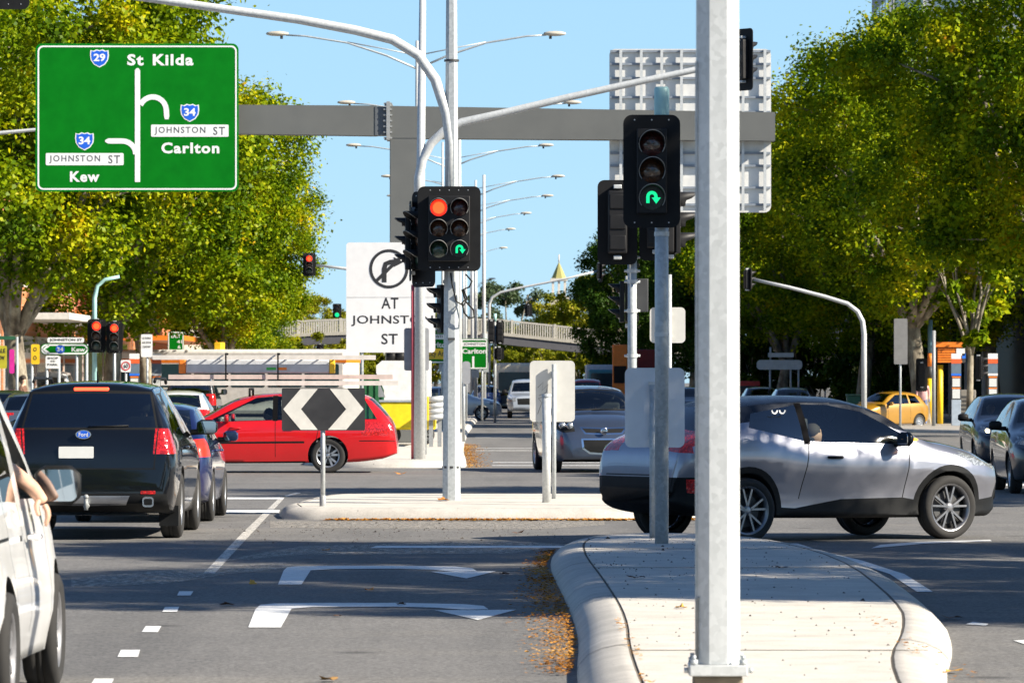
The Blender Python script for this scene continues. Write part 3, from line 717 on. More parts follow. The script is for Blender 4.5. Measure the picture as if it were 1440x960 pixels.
def spec_van():
    P = paint('paint_white', (.80, .80, .79), 0.0, .4, .06)
    return dict(L=4.20, W=1.83, paint=P, wr=.32, axles=(.70, 3.31), wd=.2, arch=.40, inset=-.01, spokes=6, rim=flat('steel_wheel', (.22, .22, .23), .45, .5), handle_mat=P, mirror_out=-.05, side=[(0, .95), (.12, .97), (.3, 1.0), (.45, 1.0), (.65, .965), (.85, .94), (1, .91)],
        top=[(0,.6),(.015,1.0),(.05,1.5),(.10,1.70),(.22,1.79),(.6,1.82),(2.0,1.83),(2.5,1.77),(3.2,1.26),(3.4,1.18),(3.9,1.05),(4.1,.86),(4.18,.66),(4.2,.5)],
        bot=[(0,.42),(.3,.30),(.8,.22),(3.6,.2),(4.0,.22),(4.2,.3)],
        belt=[(0,1.0),(.3,1.06),(3.2,1.0),(4.2,.75)],
        plan=[(0,.80),(.04,.86),(.15,.895),(.5,.905),(2.2,.895),(3.3,.92),(3.7,.88),(4.0,.75),(4.2,.55)],
        roofw=[(0,.78),(.1,.70),(.3,.645),(1.5,.635),(2.4,.61),(3.2,.74),(3.8,.7),(4.2,.45)],
        cabin=(.5, 3.1, 1.05), driver=False, mirror=(2.86, 1.14, .10, .26, .22), mirror_mat=BLACK, handles=((2.05,.88),),
        regions=[            ('side_window', GL, 'S', [(.35,1.10),(.42,1.64),(1.05,1.66),(1.05,1.09)]), ('side_window', GL, 'S', [(1.12,1.09),(1.12,1.66),(1.86,1.66),(1.86,1.07)]),
            ('OPEN', BLACK, 'S', [(2.14,1.08),(2.14,1.60),(2.34,1.60),(2.78,1.24),(2.78,1.07)]),
            ('windscreen', GLC, 'F', sym([(0,1.24),(.68,1.22),(.57,1.70),(0,1.73)])), ('rear_window', GL, 'B', sym([(0,1.12),(.64,1.12),(.58,1.62),(0,1.65)])),
            ('tail_light', TAIL, 'S', [(-.02,.52),(-.02,1.42),(.12,1.42),(.19,1.1),(.16,.54)], .02),
            ('tail_light', TAIL, 'B', [(.72,.52),(.72,1.42),(1.0,1.42),(1.0,.52)], -1, .13), ('tail_light', TAIL, 'B', [(-.72,.52),(-1.0,.52),(-1.0,1.42),(-.72,1.42)], -1, .13),
            ('reversing_lens', WLENS, 'S', [(-.02,.74),(-.02,1.08),(.13,1.06),(.12,.76)], .02), (None, BLACK, 'S', strip([(1.08,.42),(1.08,1.6)])), (None, BLACK, 'S', strip([(1.89,.38),(1.89,1.06)], .016)), (None, BLACK, 'S', strip([(2.85,.42),(2.98,1.02)])),
            (None, BLACK, 'S', strip([(.3,.90),(1.07,.90)], .018)), (None, BLACK, 'B', strip([(-.72,.55),(.72,.55)])), ('headlight', HEAD, 'S', [(3.6,.78),(3.62,.98),(3.9,.96),(4.15,.76)], .55),
            (None, BLACK, 'S', [(1.70,.865),(1.70,.895),(1.84,.895),(1.84,.865)])])
def spec_hatch(P, lit=False):
    hl = HLIT if lit else HEAD
    return dict(L=3.95, W=1.69, paint=P, wr=.305, axles=(.68, 3.15), wd=.19, arch=.355, res=1.5,
        top=[(0,.55),(.03,.80),(.1,1.0),(.3,1.28),(.55,1.42),(1.4,1.48),(2.0,1.44),(2.85,1.04),(3.4,.95),(3.75,.82),(3.92,.65),(3.95,.45)],
        bot=[(0,.36),(.3,.25),(.8,.2),(3.3,.18),(3.95,.26)], belt=[(0,.88),(.4,.98),(2.8,.9),(3.95,.66)],
        plan=[(0,.66),(.06,.76),(.3,.83),(3.2,.845),(3.6,.79),(3.85,.68),(3.95,.52)], roofw=[(0,.7),(.1,.69),(.5,.59),(2.0,.56),(2.85,.72),(3.4,.68),(3.95,.45)],
        cabin=(.5, 2.8, .97), mirror=(2.45, 1.03, .12, .2, .14), mirror_mat=BLACK,
        regions=[('side_window', GL, 'S', [(.5,1.03),(.68,1.33),(1.3,1.38),(1.3,1.01)]), ('side_window', GL, 'S', [(1.37,1.01),(1.37,1.38),(1.9,1.36),(2.55,1.03),(2.55,.98)]),
            ('windscreen', GLC, 'F', sym([(0,1.08),(.64,1.07),(.52,1.39),(0,1.41)])), ('rear_window', GLD, 'B', sym([(0,1.06),(.6,1.06),(.53,1.36),(0,1.38)])),
            ('grille', BLACK, 'F', sym([(0,.32),(.45,.32),(.5,.62),(0,.60)]), .03),
            ('headlight', HEAD, 'F', [(.50,.72),(.55,.83),(.72,.88),(.72,.76)], .02), ('headlight', HEAD, 'F', [(-.50,.72),(-.72,.76),(-.72,.88),(-.55,.83)], .02), ('headlamp_bulb', hl, 'F', circ(.61,.79,.042,12), .02), ('headlamp_bulb', hl, 'F', circ(-.61,.79,.042,12), .02), ('headlight', HEAD, 'S', [(3.5,.76),(3.45,.88),(3.72,.88),(3.88,.72)], .55),
            (None, BLACK, 'S', strip([(1.34,.4),(1.34,1)])), ('tail_light', TAIL, 'S', [(0,.8),(0,1.0),(.2,1.02),(.15,.8)], .03), ('tail_light', TAIL, 'B', [(.5,.8),(.5,1.0),(.9,1.0),(.9,.8)], .02), ('tail_light', TAIL, 'B', [(-.5,.8),(-.9,.8),(-.9,1.0),(-.5,1.0)], .02)])
def spec_mini(P):
    return dict(L=3.57, W=1.63, paint=P, wr=.29, axles=(.62, 2.92), wd=.19, arch=.335, res=1.4, spokes=7,
        top=[(0,.50),(.03,.72),(.10,.95),(.22,1.12),(.45,1.36),(.7,1.45),(1.3,1.49),(1.9,1.43),(2.62,1.03),(3.0,.97),(3.35,.86),(3.52,.68),(3.57,.45)],
        bot=[(0,.34),(.3,.24),(.8,.2),(2.9,.18),(3.57,.26)], belt=[(0,.88),(.4,.96),(2.6,.9),(3.57,.66)],
        plan=[(0,.58),(.06,.70),(.3,.79),(1.0,.815),(2.9,.81),(3.3,.73),(3.5,.6),(3.57,.46)], roofw=[(0,.62),(.1,.62),(.5,.56),(1.9,.54),(2.62,.69),(3.1,.63),(3.57,.4)],
        cabin=(.5, 2.6, .95), mirror=(2.25, 1.0, .12, .19, .13),
        regions=[('side_window', GL, 'S', [(.55,1.02),(.72,1.30),(1.1,1.35),(1.1,1.0)]), ('side_window', GL, 'S', [(1.17,1.0),(1.17,1.36),(1.75,1.35),(2.35,1.02),(2.35,.97)]),
            ('windscreen', GL, 'F', sym([(0,1.07),(.6,1.06),(.5,1.39),(0,1.41)])), ('rear_window', GLD, 'B', sym([(0,1.08),(.5,1.08),(.45,1.34),(0,1.36)])),
            ('headlight', HEAD, 'F', circ(.50,.74,.09,14), .02), ('headlight', HEAD, 'F', circ(-.50,.74,.09,14), .02), ('tail_light', TAIL, 'B', [(.5,.7),(.5,.95),(.66,.95),(.66,.7)], .02),
            (None, BLACK, 'S', strip([(1.13,.35),(1.13,1)])), (None, BLACK, 'S', strip([(2.3,.35),(2.35,.97)])), (None, BLACK, 'F', sym([(0,.3),(.4,.3),(.42,.42),(0,.42)]), .02)])
def spec_tall(P, H=1.85):
    k = H/1.85
    return dict(L=4.7, W=1.85, paint=P, wr=.36, axles=(.9, 3.7), wd=.23, arch=.42, res=1.6,
        top=[(0,.6),(.03,1.0),(.08,1.25*k),(.22,1.62*k),(.35,1.78*k),(.7,1.83*k),(2.2,1.85*k),(2.7,1.76*k),(3.4,1.22*k),(4.0,1.12*k),(4.5,1.0),(4.66,.78),(4.7,.55)],
        bot=[(0,.45),(.3,.35),(4.3,.32),(4.7,.4)], belt=[(0,1.05),(.4,1.15*k),(3.4,1.08*k),(4.7,.85)],
        plan=[(0,.78),(.05,.86),(.3,.92),(3.9,.92),(4.4,.84),(4.7,.62)], roofw=[(0,.78),(.1,.76),(.4,.68),(2.6,.65),(3.4,.78),(4.7,.5)],
        cabin=(.6, 3.3, 1.12*k), mirror=(3.0, 1.25*k, .12, .22, .2), mirror_mat=BLACK,
        regions=[('side_window', GL, 'S', [(.45,1.22*k),(.6,1.68*k),(1.25,1.72*k),(1.25,1.2*k)]), ('side_window', GL, 'S', [(1.32,1.2*k),(1.32,1.72*k),(2.1,1.72*k),(2.1,1.17*k)]), ('side_window', GL, 'S', [(2.18,1.17*k),(2.18,1.72*k),(2.55,1.7*k),(3.1,1.22*k),(3.1,1.14*k)]),
            ('windscreen', GLC, 'F', sym([(0,1.27*k),(.7,1.26*k),(.6,1.68*k),(0,1.71*k)])), ('rear_window', GLD, 'B', sym([(0,1.22*k),(.68,1.22*k),(.62,1.62*k),(0,1.66*k)])),
            ('grille', BLACK, 'F', sym([(0,.62),(.42,.62),(.45,.9),(0,.92)]), .03), ('headlight', HEAD, 'F', [(.5,.75),(.5,.95),(.8,.95),(.8,.75)], .02), ('headlight', HEAD, 'F', [(-.5,.75),(-.8,.75),(-.8,.95),(-.5,.95)], .02),
            ('tail_light', TAIL, 'S', [(-.02,.85),(-.02,1.25),(.1,1.25),(.15,.85)], .03), ('tail_light', TAIL, 'B', [(.66,.85),(.68,1.25),(.95,1.25),(.95,.85)], .02), ('tail_light', TAIL, 'B', [(-.66,.85),(-.95,.85),(-.95,1.25),(-.68,1.25)], .02)])
# ------------------------------------------------------------------ ground, kerbs, markings
def structure(o): o['kind'] = 'structure'; return o
m = MB(); m.mat(MATS['asphalt'])
vs = [m.bm.verts.new(p) for p in ((-1500, -60, 0), (1500, -60, 0), (1500, 3500, 0), (-1500, 3500, 0))]; m._f(vs)
structure(m.build('road', None))

def inset(poly, d):
    """shrink a counter-clockwise plan outline by d metres"""
    n = len(poly); out = []
    for i in range(n):
        p0, p1, p2 = Vector(poly[i-1]), Vector(poly[i]), Vector(poly[(i+1) % n])
        a = (p1-p0).normalized(); b = (p2-p1).normalized()
        na = Vector((-a.y, a.x)); nb = Vector((-b.y, b.x)); k = na + nb
        if k.length < 1e-5: k = na
        k = k.normalized() * (d / max(.45, k.normalized().dot(na))); out.append((p1.x + k.x, p1.y + k.y))
    return out
def smooth_poly(poly, it=2):
    for _ in range(it):
        q = []
        for i in range(len(poly)):
            a, b = poly[i], poly[(i+1) % len(poly)]
            q.append((a[0]*.75 + b[0]*.25, a[1]*.75 + b[1]*.25)); q.append((a[0]*.25 + b[0]*.75, a[1]*.25 + b[1]*.75))
        poly = q
    return poly
def ccw(p):
    s = sum(p[i-1][0]*p[i][1] - p[i][0]*p[i-1][1] for i in range(len(p)))
    return p if s > 0 else p[::-1]
def island(name, poly, wd, h=.15, top='concrete', it=2, joint=None):
    poly = ccw(poly)
    if it: poly = smooth_poly(poly, it)
    m = MB().mat(MATS['kerb_concrete'])
    prof = [(0, 0), (.012, h*.22), (wd*.22, h*.60), (wd*.5, h*.86), (wd*.8, h*.985), (wd, h)]
    rings = []
    for d, z in prof:
        q = inset(poly, d) if d else poly
        rings.append([m.bm.verts.new((a, b, z)) for a, b in q])
    n = len(poly)
    for A, B in zip(rings, rings[1:]):
        for k in range(n): m._f([A[k], A[(k+1) % n], B[(k+1) % n], B[k]], True)
    g = inset(poly, wd); gi = inset(poly, wd + .022)
    m.mat(flat('joint_dirt', (.11, .095, .075), .9))
    G = [m.bm.verts.new((a, b, h - .012)) for a, b in gi]
    for k in range(n): m._f([rings[-1][k], rings[-1][(k+1) % n], G[(k+1) % n], G[k]])
    m.mat(MATS[top]); H = [m.bm.verts.new((a, b, h)) for a, b in gi]
    for k in range(n): m._f([G[k], G[(k+1) % n], H[(k+1) % n], H[k]])
    m._f(H)
    o = m.build(name, None, recalc=False); structure(o); return o, gi
near_poly = [(.36, 5), (.36, 7), (.365, 24), (.37, 29.0), (.45, 33), (.43, 38.2), (.33, 46.3), (.45, 50.0), (.98, 51.6), (1.9, 51.8), (2.75, 50.2), (3.25, 44.5), (3.05, 35.0), (2.80, 31.5), (2.42, 28.0), (2.2, 23), (2.1, 7), (2.1, 5)]
isl, inner = island('traffic_island', near_poly, .30, it=2)
# slab joints scored across the near island
m = MB().mat(MATS['joint_dirt'] if 'joint_dirt' in MATS else DARK)
for yy in (29.0, 41.8, 46.5):
    xs = [p[0] for p in inner if abs(p[1] - yy) < 2.2]
    m.box(min(xs), max(xs), yy - .012, yy + .012, .1515, .1535)
structure(m.build('slab_joint', None))
far_poly = [gp(374, 731)[:2], gp(600, 731.5)[:2], (.4, 61.4), (2.3, 61.4), (2.6, 64), (2.4, 68.6), (0, 69.4), (-2.6, 69.6), (-2.95, 68.8)]
far_poly = [(-3.05, 61.9), (-2.2, 61.5), (.4, 61.4), (2.5, 61.4), (2.5, 69.4), (0, 69.5), (-2.4, 69.6), (-2.75, 68.5)]
island('traffic_island', smooth_poly(ccw(far_poly), 1), .22, it=0)
island('median_strip', [(-4.2, 98.2), (-.95, 98.2), (-.9, 101), (-1.25, 125), (-1.5, 175), (-1.6, 560), (-3.4, 560), (-3.5, 175), (-4.4, 112)], .2, it=1)
island('footpath', [(-13.2, 118), (-13.2, 600), (-60, 600), (-60, 104), (-16, 104), (-14, 110)], .15, .13, 'footpath', it=1)
island('footpath', [(11.4, 178), (12.2, 166), (18, 157), (70, 156), (70, 600), (11.6, 600)], .15, .13, 'footpath', it=1)
island('footpath', [(12.2, 5), (12.2, 56), (14, 62), (70, 64), (70, 5)], .15, .13, 'footpath', it=1)

def paint_px(name, polys, mat='road_paint', z=.005):
    m = MB().mat(MATS[mat])
    for p in polys:
        w_ = [gp(a, b) for a, b in p]; m._f([m.bm.verts.new((x, y, z)) for x, y, _ in w_])
    o = m.build(name, None); 
    for f in o.data.polygons:
        pass
    structure(o); return o
def up_faces(o):
    bm = bmesh.new(); bm.from_mesh(o.data)
    for f in bm.faces:
        f.normal_update()
        if f.normal.z < 0: f.normal_flip()
    bm.to_mesh(o.data); bm.free()
dash = [[(165, 924), (194, 924), (197, 914), (170, 914)], [(199, 889), (222, 889), (227, 880.5), (205, 880.5)], [(228, 860.5), (249, 860.5), (252, 853.5), (232, 853.5)], [(249, 837.5), (268, 837.5), (272, 831.5), (252, 831.5)],
        [(128, 962), (157, 962), (160, 954.5), (133, 954.5)]]
up_faces(paint_px('lane_line', dash))
def arrow_polys(stem, strip_, head):
    return [stem] + [[a[1], b[1], b[0], a[0]] for a, b in zip(strip_, strip_[1:])] + [head]
a1 = arrow_polys([(391, 822), (424, 822), (437, 802), (399, 802)], [((404, 797.6), (399, 802)), ((420, 796.2), (437, 802)), ((470, 795.7), (470, 800.2)), ((560, 795.6), (560, 799.6)), ((640, 796.8), (608, 801.2)), ((664, 799.0), (634, 803.5)), ((671, 803.3), (640, 803.7))], [(606, 804), (698, 803.4), (656, 813.5)])
a2 = arrow_polys([(349, 882.5), (395, 882.5), (410, 856), (359, 857)], [((366, 850.6), (359, 857)), ((386, 848.6), (410, 856)), ((440, 848), (440, 853.6)), ((560, 847.8), (560, 853.2)), ((650, 849.6), (612, 854.6)), ((680, 852), (645, 857.0)), ((687, 856.8), (650, 857.4))], [(611, 858.2), (726, 857.6), (672, 872)])
up_faces(paint_px('turn_arrow', a1)); up_faces(paint_px('turn_arrow', a2))
up_faces(paint_px('stop_line', [[(520, 770.5), (790, 770.5), (795, 767.5), (530, 767.5)]]))
up_faces(paint_px('stop_line', [[(60, 721), (392, 721), (394, 717), (60, 717)]])); up_faces(paint_px('crossing_line', [[(60, 702), (398, 702), (400, 699.5), (60, 699.5)]]))
up_faces(paint_px('edge_line', [[(1225, 771), (1300, 764.5), (1395, 761), (1392, 759), (1290, 762), (1238, 766)], [(1358, 878), (1386, 880), (1390, 877.5), (1368, 874.5)], [(1425, 901), (1460, 912), (1460, 904), (1440, 900)],
    [(1345, 682), (1460, 683.5), (1460, 680.5), (1345, 679.5)]]))
m = MB().mat(MATS['road_paint'])      # line hugging the outside of the near island
ln = [(2.95, 52.5), (3.05, 50.2), (3.28, 47.5), (3.42, 44.2), (3.36, 40.5)]
q = thick(ln, .13); m._f([m.bm.verts.new((a, b, .005)) for a, b in q]); o = m.build('edge_line', None); up_faces(o); structure(o)
m = MB().mat(MATS['road_paint'])
for d, xa, xb in ((100.5, -.4, 6.5), (104.2, -.4, 8), (122, -.9, 6), (126, -.9, 6), (150, -1.1, 7), (154, -1.1, 7)): m._f([m.bm.verts.new(p) for p in ((xa, d, .005), (xb, d, .005), (xb, d + .55, .005), (xa, d + .55, .005))])
for x in (-6.3, -9.7):
    for d in range(6, 60, 8): m._f([m.bm.verts.new(p) for p in ((x - .06, d, .005), (x + .06, d, .005), (x + .06, d + 3, .005), (x - .06, d + 3, .005))])
for x in (2.4, 5.6, 8.8):
    for d in range(104, 560, 12): m._f([m.bm.verts.new(p) for p in ((x - .06, d, .005), (x + .06, d, .005), (x + .06, d + 3, .005), (x - .06, d + 3, .005))])
    for d in range(4, 52, 12):
        if x > 4: m._f([m.bm.verts.new(p) for p in ((x - .06, d, .005), (x + .06, d, .005), (x + .06, d + 3, .005), (x - .06, d + 3, .005))])
o = m.build('lane_line', None); up_faces(o); structure(o)
up_faces(paint_px('worn_edge_line', [[(286, 806), (302, 806), (352, 752), (402, 698), (396, 697), (338, 752)], [(388, 700), (398, 700), (424, 693), (416, 692.5)]], 'worn_paint', .004))
m = MB().mat(make_roadpaint('road_dust', (.42, .385, .33), .55))
def sheet(pts, z=.003): m._f([m.bm.verts.new((gp(a, b)[0], gp(a, b)[1], z)) for a, b in pts])
sheet([(100, 826), (240, 820), (330, 806), (420, 798), (400, 790), (300, 797), (100, 812)]); sheet([(300, 790), (420, 780), (720, 778), (800, 765), (700, 760), (420, 768)], .0028); sheet([(380, 742), (760, 744), (850, 738), (850, 733), (380, 732.5)], .0026)
o = m.build('road_dust', None); up_faces(o); structure(o)

# grooves across the near kerb and grit swept onto the slab
def kerb_x(yy, right=False):
    P_ = smooth_poly(ccw(near_poly), 2); xs = []
    for (xa, ya), (xb, yb) in zip(P_, P_[1:] + P_[:1]):
        if (ya - yy)*(yb - yy) <= 0 and abs(ya - yb) > 1e-6: xs.append(xa + (xb - xa)*(yy - ya)/(yb - ya))
    return max(xs) if right else min(xs)
m = MB().mat(MATS['joint_dirt'])
for yy, rt in ((29.6, False), (36.4, False), (43.0, False), (30.2, True), (36.2, True), (42.5, True)):
    x0 = kerb_x(yy, rt); sg = -1 if rt else 1
    pr = [(x0 + sg*d_*.30, z_*.15 + .003) for d_, z_ in ((.0, .0), (.05, .24), (.22, .61), (.5, .87), (.8, .99), (1.0, 1.0))]
    for (xa, za), (xb, zb_) in zip(pr, pr[1:]): m._f([m.bm.verts.new(p) for p in ((xa, yy - .018, za), (xa, yy + .018, za), (xb, yy + .018, zb_), (xb, yy - .018, zb_))])
structure(m.build('kerb_joint', None))
def grit(label, fn, n, seed):
    rg = random.Random(seed); m = MB().mat(flat('grit_dark', (.06, .052, .045), .9, var=.4, scale=30))
    for _ in range(n):
        x, y, z = fn(rg); s = .0065*rg.uniform(.5, 1.9)*(2.2 if rg.random() < .05 else 1); a = rg.uniform(0, 6.28); b_ = [m.bm.verts.new((x + s*math.cos(a + q*2.09)*rg.uniform(.7, 1.3), y + s*1.6*math.sin(a + q*2.09), z)) for q in range(3)]; tp = m.bm.verts.new((x, y, z + s*.8))
        for q in range(3): m._f([b_[q], b_[(q+1) % 3], tp])
    tag(m.build('grit', None), label, 'grit', kind='stuff')
grit('dark grit and gumnut scraps scattered over the near concrete island', lambda g: (lambda y: (g.uniform(kerb_x(y) + .3, kerb_x(y, True) - .32), y, .151))(26 + 24*g.random()**.6), 420, 8)
grit('dark grit scattered on the dusty road before the chevron island', lambda g: (g.uniform(-3.4, .6), g.gauss(57.5, 2.4), .001), 480, 9)
# fallen leaves
def litter(name, label, fn, n, seed, size=.07):
    rg = random.Random(seed); m = MB().mat(MATS['leaf_litter'])
    for _ in range(n):
        x, y, z = fn(rg); s = size*rg.uniform(.5, 1.3); a = rg.uniform(0, 6.28); t = rg.uniform(0, .5)
        pts = [(1, 0), (.2, .55), (-.8, .25), (-.7, -.3), (.15, -.6)]
        m._f([m.bm.verts.new((x + s*(math.cos(a)*u - math.sin(a)*v), y + s*(math.sin(a)*u + math.cos(a)*v), z + abs(u)*s*t + .004)) for u, v in pts])
    o = m.build(name, None, recalc=False); tag(o, label, 'leaf litter', kind='stuff'); return o
def edge_at(poly, rg, i0, i1, t=None):
    seg = poly[i0:i1 + 1]; lens_ = [math.dist(a, b) for a, b in zip(seg, seg[1:])]; r = rg.uniform(0, sum(lens_))
    for (a, b), l in zip(zip(seg, seg[1:]), lens_):
        if r <= l: k = r/l; return a[0] + (b[0]-a[0])*k, a[1] + (b[1]-a[1])*k
        r -= l
    return seg[-1]
def f1(rg):
    x, y = edge_at(near_poly, rg, 3, 8); wdt = .07 + .09*max(0, math.sin((y - 26)/7)) 
    return x - abs(rg.gauss(0, wdt)) - .02 + (.10 if y > 50 else 0), y, .004 + rg.uniform(0, .02)
litter('fallen_leaves', 'drift of orange leaves in the gutter left of the near concrete island', f1, 2900, 1, .024)
litter('fallen_leaves', 'thin line of orange leaves along the front kerb of the chevron sign island', lambda g: (g.uniform(-2.3, 2.4)**1, 61.38 - abs(g.gauss(0, .12)), .004), 1500, 2, .05)
litter('fallen_leaves', 'drift of orange leaves along the right kerb of the far median', lambda g: (lambda d: (-.88 - (d - 98)*.012 + abs(g.gauss(0, .2)), d, .005))(g.uniform(98, 135)), 1500, 3, .035)
litter('fallen_leaves', 'brown leaf scraps lying along the slab joint of the near island', lambda g: (g.choice([g.uniform(.68, .74), g.uniform(2.3, 2.5)]) , g.uniform(24, 33), .152), 110, 4, .026)
leafspots = [(355, 820, 'upright yellow leaf standing on the road left of the turn arrows', .05), (519, 830, 'curled orange leaf on the road between the two turn arrows', 0.06), (727, 750, 'dark brown leaf clump on the road in front of the chevron island', .09), (709, 808, 'brown leaf on the road beyond the right tip of the upper turn arrow', .08),
             (320, 851, 'dark leaf on the road beside the dashed line', .09), (463, 957, 'curled tan leaf at the bottom edge of the lane', .08), (564, 672 + 178, 'small brown leaf lying on the bar of the nearer turn arrow', .06), (476, 866, 'small red brown leaf under the bar of the nearer turn arrow', .05), (958, 855, 'yellow leaf on the shaded slab left of the foreground pole', .07), (895, 813, 'dark curled leaf on the near island left of the twin poles', .09), (1100, 799, 'brown leaf on the shaded slab right of the foreground pole', .09), (1338, 945, 'green and yellow leaf beside the right kerb of the near island', .10), (564, 667, 'orange leaf on the road in front of the far median', .14), (624, 704, 'orange leaf on the top of the chevron island', .13), (458, 774, 'small orange leaf on the dusty road below the chevron sign', .06), (1335, 870, 'brown curled leaf touching the right kerb of the near island', .10)]
for i, (px, py, lab, s) in enumerate(leafspots):
    onisl = 'island' in lab and ('slab' in lab or 'top of' in lab or 'on the near island' in lab)
    z = .152 if onisl or 'slab' in lab else .005
    x, y, _ = gp(px, py, z); rg = random.Random(i)
    kc = 'yellow' if 'yellow' in lab else 'orange' if 'orange' in lab else 'brown' if ('dark' in lab or 'brown' in lab) else 'tan'
    m = MB().mat(flat('leaf_colour_' + kc, {'yellow': (.55, .30, .05), 'orange': (.48, .19, .03), 'brown': (.12, .06, .03), 'tan': (.34, .19, .06)}[kc], .7))
    a = rg.uniform(0, 6.28); grid = []
    outl = [(1, 0), (.55, .3), (.5, .62), (.1, .5), (-.35, .65), (-.45, .25), (-.8, .1), (-.5, -.2), (-.4, -.6), (.05, -.45), (.45, -.6), (.5, -.25)]
    c = m.bm.verts.new((0, 0, s*.12)); ring = [m.bm.verts.new((s*(math.cos(a)*u - math.sin(a)*v), s*(math.sin(a)*u + math.cos(a)*v), s*(.05 + .5*abs(u)*rg.uniform(.2, 1)))) for u, v in outl]
    for k in range(len(ring)): m._f([c, ring[k], ring[(k+1) % len(ring)]])
    o = m.build('fallen_leaf', None, None, (x, y, z), recalc=False)
    if 'upright' in lab: o.rotation_euler = (R(60), 0, .4)
    tag(o, lab, 'leaf')

# ------------------------------------------------------------------ poles, arms, signs, signals
def plate(mb, poly, y0, y1, mat): mb.mat(mat).prism(poly, y0, y1); return mb
def oct_pole(m, x, y, z0, z1, r0, r1, n=8): m.tube([(x, y, z0), (x, y, z1)], [r0, r1], n, rot=math.pi/n if n == 8 else 0, smooth=(n > 8))
UT = lambda s, cx, cz: [thick([(cx - .42*s, cz - .55*s), (cx - .42*s, cz + .12*s)] + arc(cx, cz + .12*s, .42*s, 180, 0, 10)[1:] + [(cx + .42*s, cz - .05*s)], .34*s), [(cx - .02*s, cz + .02*s), (cx + .92*s, cz + .02*s), (cx + .45*s, cz - .62*s)]]
LRED, LAMB, LGRN = lens('signal_red_dark', (.05, .004, .004), .35), lens('signal_amber_dark', (.07, .022, .004), .35), lens('signal_green_dark', (.004, .035, .02), .35)
ERED, EGRN = emit('signal_red_lit', (1.0, .02, .006), 0.9), emit('signal_green_lit', (.004, .62, .22), .75)
EREDC = emit('signal_red_core', (1.0, .10, .02), 0.9)
LBLK = flat('signal_lens_black', (.010, .012, .012), .2)
BOARD = flat('target_board', (.011, .0115, .0125), .65, var=.2, spec=.2)
VISOR = flat('visor_black', (.012, .012, .013), .5, spec=.3)
def signal(label, loc, yaw=0.0, cols=1, bw=.54, bh=1.08, r=.10, pitch=.255, lit=None, cpitch=.25, group=None, detail=True, boardless=False, tilt=0.0):
    root = thing('traffic_signal', label, 'traffic signal', loc, yaw, group); lit = lit or {}
    if tilt: root.rotation_euler = (0, tilt, yaw)
    hw = cols*cpitch/2
    if not boardless:
        m = MB(); plate(m, rrect(-bw/2, bw/2, -bh/2, bh/2, .085), -.012, .0, BOARD)
        if detail:
            m.mat(flat('rivet', (.55, .55, .55), .4, .5))
            for k in range(3 if cols == 1 else 5):
                x = (-bw*.3 + k*bw*.6/(2 if cols == 1 else 4))
                for z in (bh*.455, -bh*.455): m.box(x - .006, x + .006, -.017, -.0125, z - .006, z + .006)
        m.build('target_board', None, root)
    m = MB().mat(VISOR); hh = pitch*1.5 + .02
    m.box(-hw, hw, -.075, -.014, -hh, hh, .012); m.box(-hw*.96, hw*.96, .002, .15, -hh*.98, hh*.98, .02)
    for k in range(3): m.box(-hw*.8, hw*.8, .15, .165, (k-1)*pitch - .09, (k-1)*pitch + .09, .01)
    m.mat(GALVP); 
    for z in (hh + .04, -hh - .04): m.box(-.05, .05, .0, .12, z - .025, z + .025, .008)
    m.build('housing', None, root)
    for c in range(cols):
        for k in range(3):
            cx = (c - (cols-1)/2)*cpitch; cz = (1 - k)*pitch; st = lit.get((c, k))
            m = MB()
            if st == 'arrow':
                m.mat(LBLK).prism(circ(cx, cz, r), -.088, -.078); m.mat(EGRN)
                for p in UT(r*.80, cx, cz): m.prism(p, -.094, -.089)
            elif st == 'red':
                m.mat(ERED).prism(circ(cx, cz, r), -.088, -.078); m.mat(EREDC).prism(circ(cx, cz, r*.72), -.092, -.0885)
            elif st == 'green': m.mat(EGRN).prism(circ(cx, cz, r), -.088, -.078)
            else:
                m.mat((LRED, LAMB, LGRN)[k]).lathe([(r, -.079), (r*.8, -.092), (r*.45, -.102), (.001, -.106)], c=(cx, 0, cz), n=20)
            m.build('lens', None, root)
            m = MB().mat(VISOR); ra = r*1.12; n = 20; P1, P2, P3, P4 = [], [], [], []
            for q in range(n + 1):
                a = R(-38 + 256*q/n); L_ = -.08 - r*(.6 + 1.7*max(0, math.sin(a))**.6 if math.sin(a) > 0 else .6)
                P1.append(m.bm.verts.new((cx + ra*math.cos(a), -.07, cz + ra*math.sin(a)))); P2.append(m.bm.verts.new((cx + ra*math.cos(a), L_, cz + ra*math.sin(a))))
                P3.append(m.bm.verts.new((cx + (ra-.008)*math.cos(a), L_, cz + (ra-.008)*math.sin(a)))); P4.append(m.bm.verts.new((cx + (ra-.008)*math.cos(a), -.07, cz + (ra-.008)*math.sin(a))))
            for q in range(n):
                m._f([P1[q], P1[q+1], P2[q+1], P2[q]], True); m._f([P3[q], P3[q+1], P4[q+1], P4[q]], True)
                m.mat(flat('visor_edge_glint', (.24, .24, .23), .4)); m._f([P2[q], P2[q+1], P3[q+1], P3[q]]); m.mat(VISOR)  # rim glint put in as a paler edge colour
            m.build('visor', None, root)
    return root
def at(px, py, D): return (gx(px, D), D, gz(py, D))

